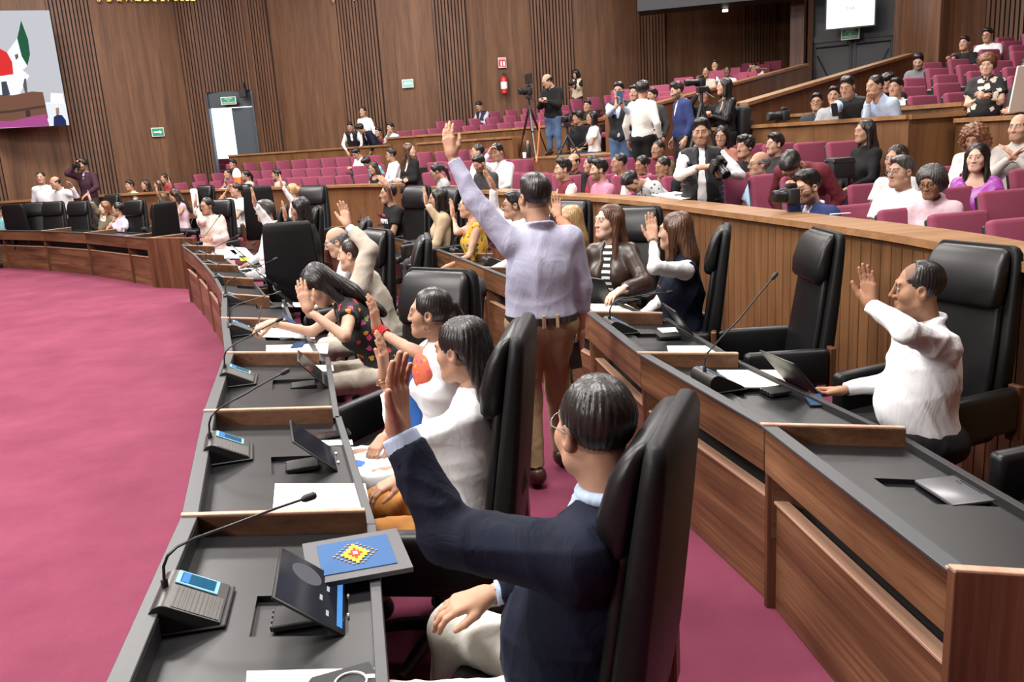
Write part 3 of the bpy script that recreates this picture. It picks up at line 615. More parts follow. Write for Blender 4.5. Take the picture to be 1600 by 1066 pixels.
# ------------------------------------------------------------------ things on the desks
SCR = flat('console_screen', (.03, .22, .42), .2, emit=.5); SCRB = flat('console_screen_bar', (.1, .38, .9), .2, emit=.8); GRILLE = None
def grille_mat():
    m, t, b = nt('perforated_grille'); v = _n(t, 'ShaderNodeTexVoronoi', Scale=190.0); v.inputs['Randomness'].default_value = 0
    t.links.new(coords(t, rnd=False), v.inputs['Vector']); t.links.new(ramp(t, v.outputs[0], [(.28, (.015, .015, .016)), (.42, (.12, .115, .11))]), b.inputs['Base Color'])
    b.inputs['Roughness'].default_value = .4; b.inputs['Metallic'].default_value = .3; return m
GRILLE = grille_mat(); CLEAR = flat('console_clear', (.25, .5, .6), .15)
def console(mw, label, neck=(.42, .22), turn=0.0, hero=True):
    # local: x along the console, -y towards the speaker (seat side); back curl at +y
    r = thing('microphone_console', label, 'microphone'); r.matrix_world = mw
    W = .19; prof = []
    for k in range(11):
        a = math.radians(-80-20*k); prof.append((.052+.034*math.cos(a+PI/2*0)*1, .045+.036*math.sin(a)))
    pr = [(-.085, .004), (-.085, .014)] + [(.05+.034*math.cos(math.radians(t)), .047+.036*math.sin(math.radians(t))) for t in (115, 90, 60, 30, 0, -30, -60, -90)] + [(.03, .006)]
    def extr(poly, x0, x1, name, mat, par):
        b = MB(); v0 = [b.bm.verts.new((x0, y, z)) for y, z in poly]; v1 = [b.bm.verts.new((x1, y, z)) for y, z in poly]; n = len(poly)
        b.bm.faces.new(v0); b.bm.faces.new(v1[::-1])
        for i in range(n): b.bm.faces.new((v0[i], v1[i], v1[(i+1) % n], v0[(i+1) % n]))
        return b.build(name, mat, par, True, ang=35)
    extr(pr, -W/2, W/2, 'shell', GUN, r)
    ins = [(y*.985+.0008, z*.97+.0015) for y, z in pr]
    extr(ins, -W/2-.0012, W/2+.0012, 'end_cheek', BLKMT, r)
    MB().box(-W/2-.006, W/2+.006, -.098, .06, 0, .008, bev=.003, seg=1).build('base', BLKMT, r)
    A = np.array([-.085, .014]); B = np.array([.05+.034*math.cos(math.radians(115)), .047+.036*math.sin(math.radians(115))]); sl = math.atan2(B[1]-A[1], B[0]-A[0]); ln = np.linalg.norm(B-A)
    fm = Matrix.Translation((0, A[0], A[1])) @ Matrix.Rotation(sl, 4, 'X')
    MB().box(-W/2+.006, W/2*.16, .006, ln*.92, 0, .0014).xform(fm).build('speaker_grille', GRILLE, r)
    sc = MB().box(W*.13, W/2-.004, ln*.18, ln*1.0, 0, .004, bev=.0015, seg=1).xform(fm).build('screen_cover', CLEAR, r)
    MB().box(W*.17, W/2-.012, ln*.26, ln*.92, .004, .0052).xform(fm).build('screen', SCR, sc)
    MB().box(W*.17, W/2-.012, ln*.76, ln*.9, .0052, .0058).xform(fm).build('screen_bar', SCRB, sc)
    b0 = Vector((W*.04, .056, .078)); 
    MB().lathe([(.009, 0), (.009, .022), (.006, .026)], 10, Matrix.Translation(b0)).build('neck_socket', BLKPL, r, True)
    L, H = neck; c, s = math.cos(turn), math.sin(turn); pts = []
    for t, h in ((0, .02), (.012, .06), (.05, .088), (.12, .108), (.25, .118+H*.12), (.5, .125+H*.36), (.8, .13+H*.74), (1, .13+H)):
        pts.append(b0 + Vector((s*t*L, -c*t*L, h)))
    MB().tube(pts, [.0042]*3+[.0036]*5, 8).build('gooseneck', BLKPL, r, True)
    d = (pts[-1]-pts[-2]).normalized(); e = pts[-1]
    MB().tube([e-d*.004, e+d*.006, e+d*.03, e+d*.036], [.006, .0105, .0105, .006], 10).build('microphone_head', BLKMT, r, True)
    return r
def tablet(mw, label, lit, tilt=52, open_=True):
    # local: hinge edge on the desk at y=0, screen leans away from the seat (towards +y) ; -y is the seat side
    r = thing('tablet_computer', label, 'tablet'); r.matrix_world = mw
    tm = Matrix.Rotation(math.radians(180-tilt), 4, 'X') if False else Matrix.Translation((0, -.09, .012)) @ Matrix.Rotation(math.radians(tilt), 4, 'X')
    MB().box(-.135, .135, 0, .205, -.004, .004, bev=.0035, seg=2).xform(tm).build('body', BLKPL, r, True)
    s = MB().box(-.128, .128, .006, .199, .004, .0046).xform(tm).build('screen', lit[0], r)
    if len(lit) > 1:
        MB().box(-.112, .112, .010, .026, .0046, .0052).xform(tm).build('task_bar', SCRB, s)
        for k in range(3): MB().box(-.09+.06*k, -.065+.06*k, .05+.02*(k % 2), .058+.02*(k % 2), .0046, .0052).xform(tm).build('screen_text', flat('screen_white_text', (.75, .8, .85), emit=.6), s)
        MB().lathe([(.001, .0046), (.045, .0046), (.045, .0052), (.001, .0052)], 20, tm @ Matrix.Translation((.06, .12, 0))).build('wallpaper_disc', flat('screen_grey', (.28, .28, .31), emit=.35), s)
    MB().box(-.05, .05, -.03, .09, .002, .02, bev=.003, seg=1).build('dock', BLKMT, r)
    for k in range(4): MB().box(-.045+.025*k, -.03+.025*k, .088, .094, .004, .018).build('dock_rib', BLKPL, r)
    for k in (-1, 1): MB().lathe([(.002, -.004), (.009, -.003), (.009, .003), (.002, .004)], 10, Matrix.Translation((.05*k, -.1, .016)) @ Matrix.Rotation(PI/2, 4, 'X')).build('clip', CHROME, r)
    return r
def sheet(name, label, p, w, h, rz, mat=PAPER, th=.003, cat='paper', bend=0):
    b = MB(); n = 6
    for i in range(n):
        x0, x1 = -w/2+w*i/n, -w/2+w*(i+1)/n; z = lambda x: bend*max(0, (x/w+.5)-.55)**2
        b.hexa([(x0, -h/2, z(x0)), (x1, -h/2, z(x1)), (x1, h/2, z(x1)), (x0, h/2, z(x0)), (x0, -h/2, z(x0)+th), (x1, -h/2, z(x1)+th), (x1, h/2, z(x1)+th), (x0, h/2, z(x0)+th)])
    o = b.build(name, mat, None); o.location = p; o.rotation_euler = (0, 0, rz); return tag(o, label, cat)
def bay_mw(b, u, v, z=.682, turn=0):
    p = on_desk(b, u, v, z); return Matrix.Translation(p) @ Matrix.Rotation(math.atan2(b['d'][1], b['d'][0])+turn, 4, 'Z')
# ------------------------------------------------------------------ people: smooth bodies grown from joints
f4 = np.float32
class Pr:                                    # one rounded form: kinds rc (tapering limb), el (ellipsoid), to (ring)
    __slots__ = ('k', 'p', 'op', 'sm', 'lo', 'hi')
    def __init__(s, k, p, op=0, sm=.03):
        s.k, s.p, s.op, s.sm = k, p, op, sm
        if k == 'rc': a, b, r1, r2 = p[:4]; m = max(r1, r2); s.lo = np.minimum(a, b)-m; s.hi = np.maximum(a, b)+m
        elif k == 'el': c, r, R = p; m = max(r); s.lo = c-m; s.hi = c+m
        elif k == 'to': c, ax, R_, r_ = p; s.lo = c-R_-r_; s.hi = c+R_+r_
    def ev(s, x, y, z):
        if s.k == 'rc':
            a, b, r1, r2, fn, fs, capA, capB = s.p
            ba = b-a; L2 = float(ba@ba)+1e-9; px, py, pz = x-a[0], y-a[1], z-a[2]
            h = (px*ba[0]+py*ba[1]+pz*ba[2])/L2; t = np.clip(h, 0, 1)
            qx, qy, qz = px-t*ba[0], py-t*ba[1], pz-t*ba[2]; d2 = qx*qx+qy*qy+qz*qz
            if fn is not None:
                w = qx*fn[0]+qy*fn[1]+qz*fn[2]; d2 = d2 + w*w*(1/(fs*fs)-1)
            d = np.sqrt(np.maximum(d2, 0))-(r1+(r2-r1)*t)
            L = math.sqrt(L2)
            if capB: d = np.maximum(d, (h-1)*L)
            if capA: d = np.maximum(d, -h*L)
            return d
        if s.k == 'el':
            c, r, R = s.p; px, py, pz = x-c[0], y-c[1], z-c[2]
            if R is not None: px, py, pz = (px*R[0][0]+py*R[0][1]+pz*R[0][2], px*R[1][0]+py*R[1][1]+pz*R[1][2], px*R[2][0]+py*R[2][1]+pz*R[2][2])
            ax, ay, az = px/r[0], py/r[1], pz/r[2]; k0 = np.sqrt(ax*ax+ay*ay+az*az); k1 = np.sqrt((ax/r[0])**2+(ay/r[1])**2+(az/r[2])**2)
            return k0*(k0-1)/np.maximum(k1, 1e-6)
        c, ax, R_, r_ = s.p; px, py, pz = x-c[0], y-c[1], z-c[2]; h = px*ax[0]+py*ax[1]+pz*ax[2]
        q = np.sqrt(np.maximum(px*px+py*py+pz*pz-h*h, 0))-R_; return np.sqrt(q*q+h*h)-r_
A_ = lambda *v: np.array(v, float)
def rc(a, b, r1, r2=None, sm=.03, op=0, fn=None, fs=1, capA=False, capB=False): return Pr('rc', (np.asarray(a, float), np.asarray(b, float), r1, r1 if r2 is None else r2, fn, fs, capA, capB), op, sm)
def el(c, r, R=None, sm=.03, op=0): return Pr('el', (np.asarray(c, float), r, R), op, sm)
def to(c, ax, R_, r_, sm=.01, op=0): return Pr('to', (np.asarray(c, float), np.asarray(ax, float), R_, r_), op, sm)
def grow(prims, cell, planes=()):            # surface of the blended forms -> vertices, quads
    us = [p for p in prims if p.op == 0]
    lo = np.min([p.lo for p in us], axis=0)-2.5*cell; hi = np.max([p.hi for p in us], axis=0)+2.5*cell
    n = np.maximum(3, np.ceil((hi-lo)/cell).astype(int)+1); F = np.full(n, .2, f4)
    ax = [(lo[i]+cell*np.arange(n[i])).astype(f4) for i in range(3)]
    for p in prims:
        m = p.sm+2.5*cell
        i0 = np.maximum(0, np.floor((p.lo-m-lo)/cell).astype(int)); i1 = np.minimum(n, np.ceil((p.hi+m-lo)/cell).astype(int)+1)
        if np.any(i1 <= i0): continue
        sl = tuple(slice(a, b) for a, b in zip(i0, i1))
        d = p.ev(ax[0][sl[0]][:, None, None], ax[1][sl[1]][None, :, None], ax[2][sl[2]][None, None, :]); G = F[sl]; k = max(p.sm, 1e-4)
        if p.op == 0: h = np.maximum(k-np.abs(G-d), 0)/k; F[sl] = np.minimum(G, d)-h*h*k*.25
        else: d = -d; h = np.maximum(k-np.abs(G-d), 0)/k; F[sl] = np.maximum(G, d)+h*h*k*.25
    for o, nn in planes:
        F = np.maximum(F, ((ax[0]-o[0])*nn[0])[:, None, None]+((ax[1]-o[1])*nn[1])[None, :, None]+((ax[2]-o[2])*nn[2])[None, None, :])
    F[0] = F[-1] = .2; F[:, 0] = F[:, -1] = .2; F[:, :, 0] = F[:, :, -1] = .2
    ng = F < 0; c = np.zeros(n-1, np.int8); S = [slice(0, -1), slice(1, None)]
    for i in (0, 1):
        for j in (0, 1):
            for k in (0, 1): c += ng[S[i], S[j], S[k]]
    act = (c > 0) & (c < 8); I = np.argwhere(act)
    if not len(I): return np.zeros((0, 3)), np.zeros((0, 4), int)
    V = np.zeros((len(I), 3)); W = np.zeros(len(I))
    cor = {(i, j, k): F[I[:, 0]+i, I[:, 1]+j, I[:, 2]+k].astype(float) for i in (0, 1) for j in (0, 1) for k in (0, 1)}
    for (a, b) in [((0,0,0),(1,0,0)),((0,1,0),(1,1,0)),((0,0,1),(1,0,1)),((0,1,1),(1,1,1)),((0,0,0),(0,1,0)),((1,0,0),(1,1,0)),((0,0,1),(0,1,1)),((1,0,1),(1,1,1)),((0,0,0),(0,0,1)),((1,0,0),(1,0,1)),((0,1,0),(0,1,1)),((1,1,0),(1,1,1))]:
        fa, fb = cor[a], cor[b]; m = (fa < 0) != (fb < 0); t = np.where(m, fa/np.where(m, fa-fb, 1), 0)
        for q in range(3): V[:, q] += m*(a[q]+t*(b[q]-a[q]))
        W += m
    V = (V/W[:, None]+I)*cell+lo
    mp = np.full(n-1, -1, np.int32); mp[act] = np.arange(len(I)); Q = []
    for axn in range(3):
        s0 = [slice(None)]*3; s1 = [slice(None)]*3; s0[axn] = slice(0, -1); s1[axn] = slice(1, None)
        a, b = ng[tuple(s0)], ng[tuple(s1)]; E_ = np.argwhere(a != b); u, v = [q for q in range(3) if q != axn]
        E_ = E_[(E_[:, u] > 0) & (E_[:, v] > 0) & (E_[:, u] < n[u]-1) & (E_[:, v] < n[v]-1)]; inside = a[E_[:, 0], E_[:, 1], E_[:, 2]]
        q = []
        for du, dv in ((1, 1), (0, 1), (0, 0), (1, 0)):
            J = E_.copy(); J[:, u] -= du; J[:, v] -= dv; q.append(mp[J[:, 0], J[:, 1], J[:, 2]])
        q = np.stack(q, 1); fl_ = inside if axn != 1 else ~inside; q[~fl_] = q[~fl_][:, ::-1]; Q.append(q)
    return V, np.concatenate(Q)
def vnorm(V, Q):
    N = np.zeros_like(V); fn = np.cross(V[Q[:, 2]]-V[Q[:, 0]], V[Q[:, 3]]-V[Q[:, 1]])
    for k in range(4): np.add.at(N, Q[:, k], fn)
    return N/np.maximum(np.linalg.norm(N, axis=1), 1e-9)[:, None]
def wrinkle(V, Q, amp, fr=14, seed=0, axis=None):
    if amp <= 0 or not len(V): return V
    r = np.random.default_rng(seed); D = np.zeros(len(V))
    for k in range(5):
        w = r.normal(size=3); w /= np.linalg.norm(w); f = fr*(.6+1.5*r.random()); ph = r.random()*6
        q = V@r.normal(size=3)*fr*.4+r.random()*6
        D += (1-np.abs(np.sin(V@w*f+1.3*np.sin(q)+ph)))**2-.4
    return V + vnorm(V, Q)*(amp*D/2.2)[:, None]
def qmesh(name, V, Q, mat, col=None):
    me = bpy.data.meshes.new(name); n = len(Q)
    me.vertices.add(len(V)); me.vertices.foreach_set('co', np.ascontiguousarray(V, f4).ravel())
    me.loops.add(n*4); me.loops.foreach_set('vertex_index', np.ascontiguousarray(Q, np.int32).ravel())
    me.polygons.add(n); me.polygons.foreach_set('loop_start', np.arange(0, n*4, 4, dtype=np.int32))
    me.polygons.foreach_set('use_smooth', np.ones(n, bool)); me.update()
    if col is not None:
        a = me.color_attributes.new('Col', 'FLOAT_COLOR', 'POINT'); a.data.foreach_set('color', np.ascontiguousarray(np.c_[col, np.ones(len(V))], f4).ravel())
    if mat: me.materials.append(mat)
    return me
def join(*parts):
    Vs, Qs, Cs, o = [], [], [], 0
    for V, Q, C in parts: Vs.append(V); Qs.append(Q+o); Cs.append(C); o += len(V)
    return np.concatenate(Vs), np.concatenate(Qs), np.concatenate(Cs)
def skin_mat():
    m, t, b = nt('skin'); a = _n(t, 'ShaderNodeVertexColor', layer_name='Col'); no = _n(t, 'ShaderNodeTexNoise', Scale=38.0, Detail=3.0)
    hs = _n(t, 'ShaderNodeHueSaturation'); t.links.new(coords(t), no.inputs['Vector']); mr = _n(t, 'ShaderNodeMapRange'); mr.inputs['To Min'].default_value = .86; mr.inputs['To Max'].default_value = 1.12
    t.links.new(no.outputs[0], mr.inputs[0]); t.links.new(mr.outputs[0], hs.inputs['Value']); t.links.new(a.outputs[0], hs.inputs['Color']); t.links.new(hs.outputs[0], b.inputs['Base Color'])
    b.inputs['Roughness'].default_value = .56; b.inputs['Specular IOR Level'].default_value = .3; b.inputs['Subsurface Weight'].default_value = .08; b.inputs['Subsurface Radius'].default_value = (.02, .008, .004); b.inputs['Subsurface Scale'].default_value = .4; return m
SKIN = skin_mat()
def hair_mat(name, c, hi):
    m, t, b = nt(name); no = _n(t, 'ShaderNodeTexNoise', Scale=1.0, Detail=3.0); t.links.new(coords(t, (90, 90, 9)), no.inputs['Vector'])
    t.links.new(ramp(t, no.outputs[0], [(.35, c), (.7, hi)]), b.inputs['Base Color']); b.inputs['Roughness'].default_value = .36; b.inputs['Specular IOR Level'].default_value = .45
    bump(t, b, no.outputs[0], .35, .004); return m
HAIR = dict(black=hair_mat('black_hair', (.006, .005, .005), (.022, .018, .016)), dark=hair_mat('dark_brown_hair', (.014, .008, .006), (.045, .026, .018)), brown=hair_mat('brown_hair', (.045, .018, .009), (.12, .055, .028)),
            auburn=hair_mat('auburn_hair', (.09, .032, .014), (.22, .09, .038)), blond=hair_mat('blond_hair', (.26, .15, .06), (.5, .33, .16)), grey=hair_mat('grey_hair', (.05, .048, .047), (.22, .21, .2)), salt=hair_mat('greying_hair', (.025, .022, .02), (.10, .095, .09)))
def cloth(name, c, rough=.8, weave=700, var=.05, bs=.12):
    return flat('cloth_'+name, c, rough, spec=.2, bumpscale=weave, bstr=bs) if not var else flat('cloth_'+name, c, rough, spec=.2, bumpscale=26, bstr=.25, var=var)
# ---- hands
_hc = {}
def hand_geo(pose, cell, slim=1.0):
    key = (pose, cell, slim)
    if key in _hc: return _hc[key]
    curl, spread, tc = dict(flat=(.10, .05, .25), open=(.14, .16, .05), relax=(.42, .04, .35), fist=(1.25, .0, .9), grip=(.85, .02, .55), pen=(.9, .0, .9), edge=(.2, .02, .5))[pose]
    P = [rc((0, 0, -.022), (0, 0, .02), .0225*slim, .028*slim, .012, fn=A_(0, 1, 0), fs=.80)]
    for x, L, r, k in ((-.029, .070, .0092, -1.4), (-.0095, .079, .0097, -.4), (.0105, .073, .0092, .5), (.028, .056, .008, 1.5)):
        b = A_(x*slim, 0, .094-.006*abs(k)); P.append(rc((x*.55, 0, .012), b, .0155*slim, .0118*slim, .014))
        ang = 0; p = b; sp = k*spread*.55
        for j, fr in enumerate((.45, .31, .24)):
            ang += curl*(.75, 1.0, .7)[j]; d = A_(math.sin(sp)*math.cos(ang), math.sin(ang), math.cos(ang)*math.cos(sp)); q = p+d*L*fr*1.06
            P.append(rc(p, q, r*slim*(1-.07*j), r*slim*(.94-.09*j), .004)); p = q
    P.append(rc((-.014, .006, .012), (-.038*slim, .012+.016*tc, .045), .0165*slim, .013*slim, .014))
    a, b = A_(-.038*slim, .012+.016*tc, .045), A_(-.058*slim+.026*tc, .016+.03*tc, .076); c = b+A_(-.012+.03*tc, .004+.012*tc, .026)
    P += [rc(a, b, .0125*slim, .0105*slim, .006), rc(b, c, .0105*slim, .0078*slim, .004)]
    _hc[key] = grow(P, cell); return _hc[key]
# ---- heads (head centre at origin, face along +y)
_head = {}
def head_geo(kind, cell, jaw=1.0, fat=1.0):
    key = (kind, cell, jaw, fat)
    if key in _head: return _head[key]
    w = .95 if kind == 'f' else 1.0; fw = w*fat
    P = [el((0, -.016, .036), (.075*w, .094, .086), sm=.02), el((0, .028, -.034), (.058*fw, .062, .082), sm=.035), rc((-(.016 if kind == 'm' else .008), .070, -.094), ((.016 if kind == 'm' else .008), .070, -.094), (.0215 if kind == 'm' else .019)*jaw, sm=.03),
         rc(((.046 if kind == 'm' else .040)*fw, .012, -.062), (.02, .06, -.09), .024*jaw*fat, .02, .03), rc((-(.046 if kind == 'm' else .040)*fw, .012, -.062), (-.02, .06, -.09), .024*jaw*fat, .02, .03),
         rc((-.034, .076, .030), (.034, .076, .030), .0135, sm=.02)]
    for s in (-1, 1):
        P += [el((s*.045*fw, .054, -.020), (.021, .022, .024), sm=.03), el((s*.078*w, -.006, -.004), (.0105, .021, .032), sm=.008), el((s*.085*w, -.002, .002), (.007, .011, .017), sm=.006, op=1)]
        P.append(el((s*.0315, .104, .010), (.020, .018, .0135), sm=.016, op=1))
    P += [rc((0, .090, .020), (0, (.111 if kind == 'm' else .105), -.024), .0075, (.0110 if kind == 'm' else .009), .012), rc((-.013, .098, -.029), (.013, .098, -.029), .0085, sm=.008)]
    for s in (-1, 1): P.append(el((s*.0310, .0795, .0105), (.0135, .0125, .0105), sm=.003))
    P += [rc((-.018, .089, -.0555), (.018, .089, -.0555), .0062, sm=.008), rc((-.015, .089, -.0655), (.015, .089, -.0655), .0068, sm=.008), el((0, .101, -.0605), (.022, .012, .0016), sm=.004, op=1)]
    P += [rc((0, -.018, -.07), (0, -.034, -.165), (.052 if kind == 'm' else .043)*fw, (.054 if kind == 'm' else .046)*fw, .03)]
    V, Q = grow(P, cell)
    reg = {}
    x, y, z = V.T
    reg['lip'] = np.minimum(rc((-.019, .091, -.0565), (.019, .091, -.0565), .0052).ev(x, y, z), rc((-.015, .091, -.0650), (.015, .091, -.0650), .0062).ev(x, y, z)) < 0
    reg['white'] = (np.minimum(el((.031, .087, .0105), (.0135, .012, .0072)).ev(x, y, z), el((-.031, .087, .0105), (.0135, .012, .0072)).ev(x, y, z)) < 0)
    reg['iris'] = (np.minimum(el((.031, .092, .0105), (.0058, .012, .0062)).ev(x, y, z), el((-.031, .092, .0105), (.0058, .012, .0062)).ev(x, y, z)) < 0)
    reg['lid'] = (np.minimum(el((.031, .088, .0145), (.0165, .014, .0062)).ev(x, y, z), el((-.031, .088, .0145), (.0165, .014, .0062)).ev(x, y, z)) < 0) & ~reg['white']
    b1, b2 = (.0045, .0035) if kind == 'm' else (.0032, .0024)
    reg['brow'] = np.minimum(rc((.016, .092, .0305), (.047, .078, .033), b1, b2).ev(x, y, z), rc((-.016, .092, .0305), (-.047, .078, .033), b1, b2).ev(x, y, z)) < .002
    reg['beard'] = (z < -.028) & (y > .0) & (z > -.125) & ~reg['lip'] & ((z < -.062) | (np.abs(x) > .034) | ((z < -.034) & (y > .08) & (z > -.055)))
    reg['tash'] = (z < -.036) & (z > -.053) & (y > .085) & (np.abs(x) < .03)
    reg['scalp'] = el((0, -.018, .04), (.09, .104, .094)).ev(x, y, z) < 0
    reg['scalp'] &= (z > -.045) & (y < .055) & ((z > .035) | (y < .0))
    reg['hairline'] = ((z > .072) & (y < .075)) | ((z > .02) & (y < .045)) | ((z > -.045) & (y < .028) & (y > -.002) & (np.abs(x) > .055)) | ((z > -.05) & (y < -.03))
    reg['hairline'] &= np.abs(x) < .0765
    _head[key] = (V, Q, reg); return _head[key]
_hair = {}
def hair_geo(style, cell):
    key = (style, cell)
    if key in _hair: return _hair[key]
    cap = [el((0, -.019, .041), (.0812, .0985, .0905), sm=.02)]; planes = []; dis = .0025 if style.startswith('long') else .0012
    face = el((0, .114, .010), (.064, .066, .090), sm=.026, op=1); ears = [el((s*.090, .006, -.034), (.03, .027, .042), sm=.012, op=1) for s in (-1, 1)]
    fface = el((0, .128, .028), (.064, .094, .090), sm=.012, op=1)
    nape = [((0, 0, -.055), (0, 0, -1))]
    temple = [el((s*.078, .080, .018), (.03, .045, .038), sm=.015, op=1) for s in (-1, 1)]
    if style == 'short': P = cap+[el((0, .018, .094), (.064, .074, .038), sm=.03), face]+ears+temple; planes = nape
    elif style == 'quiff': P = cap+[el((0, .030, .108), (.056, .05, .028), sm=.03), el((0, .0, .10), (.066, .08, .038), sm=.03), face]+ears+temple; planes = nape; dis = .004
    elif style == 'crop': P = [el((0, -.018, .040), (.0795, .098, .089), sm=.02), face, el((0, .115, .03), (.075, .055, .08), sm=.02, op=1)]+ears+temple; planes = nape; dis = .001
    elif style == 'thin': P = cap+[face, el((0, .085, .09), (.07, .085, .05), sm=.02, op=1)]+ears+temple; planes = nape; dis = .0015
    elif style == 'ring': P = [el((0, -.02, .02), (.0825, .100, .075), sm=.02), el((0, .03, .105), (.072, .13, .075), sm=.015, op=1), face]+ears; planes = nape; dis = .001
    elif style == 'shaggy': P = cap+[el((0, .02, .10), (.075, .085, .045), sm=.03)]+[el((s*.07, -.01, .05), (.03, .06, .06), sm=.03) for s in (-1, 1)]+[el((0, .115, -.015), (.062, .066, .078), sm=.012, op=1)]; planes = nape; dis = .011
    elif style == 'bob': P = cap+[rc((0, -.06, .03), (0, -.062, -.14), .088, .076, .04, fn=A_(0, 1, 0), fs=.75)]+[rc((s*.07, .0, .03), (s*.078, .012, -.13), .03, .026, .03) for s in (-1, 1)]+[el((0, .125, .024), (.060, .078, .092), sm=.012, op=1), rc((0, -.0, -.08), (0, .02, -.2), .05, .05, .01, op=1)]; dis = .004
    elif style == 'long': P = cap+[rc((0, -.062, .03), (0, -.105, -.17), .088, .088, .04, fn=A_(0, 1, 0), fs=.6), rc((0, -.105, -.17), (0, -.128, -.36), .088, .075, .04, fn=A_(0, 1, 0), fs=.45)]+[rc((s*.072, -.015, .03), (s*.088, -.01, -.27), .030, .022, .03) for s in (-1, 1)]+[el((0, .125, .026), (.060, .078, .092), sm=.012, op=1), rc((0, .0, -.1), (0, .04, -.3), .058, .07, .01, op=1)]; dis = .003
    elif style == 'longback': P = cap+[rc((0, -.066, .03), (0, -.118, -.20), .086, .086, .04, fn=A_(0, 1, 0), fs=.55), rc((0, -.118, -.20), (0, -.150, -.52), .086, .066, .04, fn=A_(0, 1, 0), fs=.42), fface]; dis = .003
    elif style == 'curls': P = [el((0, -.02, .03), (.125, .125, .115), sm=.03), el((0, -.03, -.06), (.145, .11, .09), sm=.05), el((0, .125, -.02), (.066, .095, .095), sm=.015, op=1), rc((0, .02, -.1), (0, .05, -.3), .06, .07, .01, op=1)]; dis = .016
    elif style == 'puffy': P = [el((0, -.015, .04), (.108, .11, .10), sm=.03), el((0, -.05, -.03), (.105, .075, .07), sm=.04), el((0, .120, -.015), (.066, .08, .088), sm=.015, op=1)]; planes = [((0, 0, -.10), (0, 0, -1))]; dis = .006
    elif style == 'bun': P = cap+[el((0, -.115, .02), (.045, .04, .045), sm=.015), fface]+ears; planes = nape
    elif style == 'tail': P = cap+[rc((0, -.112, .03), (.02, -.145, -.05), .032, .035, .02), rc((.02, -.145, -.05), (.03, -.12, -.22), .035, .02, .02), fface]+ears; planes = [((0, 0, -.06), (0, 0, -1))] if 0 else []
    else: return None
    V, Q = grow(P, cell, planes)
    th = np.arctan2(V[:, 0], V[:, 1]+.02); N = vnorm(V, Q)
    if dis > .008: D = np.sin(V[:, 0]*95+2*np.sin(V[:, 2]*40))*np.sin(V[:, 1]*95+1)*np.sin(V[:, 2]*100+2)
    else: D = np.sin(th*34+6*np.sin(V[:, 2]*9)+V[:, 2]*12)*.6+np.sin(th*61+V[:, 2]*20)*.4
    V = V+N*(dis*D)[:, None]; _hair[key] = (V, Q); return _hair[key]
SKINS = dict(fair=(.62, .40, .30), light=(.54, .325, .225), tan=(.44, .25, .165), brown=(.34, .18, .11), deep=(.17, .08, .05))
def nrm(v): v = np.asarray(v, float); return v/max(np.linalg.norm(v), 1e-9)
def ik(S, W, a, b, pole):
    d = W-S; L = np.linalg.norm(d)
    if L > (a+b)*.995: W = S+d/L*(a+b)*.995; d = W-S; L = np.linalg.norm(d)
    x = (a*a-b*b+L*L)/(2*L); h = math.sqrt(max(a*a-x*x, 0)); u = d/L; p = np.asarray(pole, float); p = p-u*(p@u); return S+u*x+nrm(p)*h, W
def frame(px, Y):  # helper for callers
    return atY(px[0], px[1], Y)
NTRI = [0]
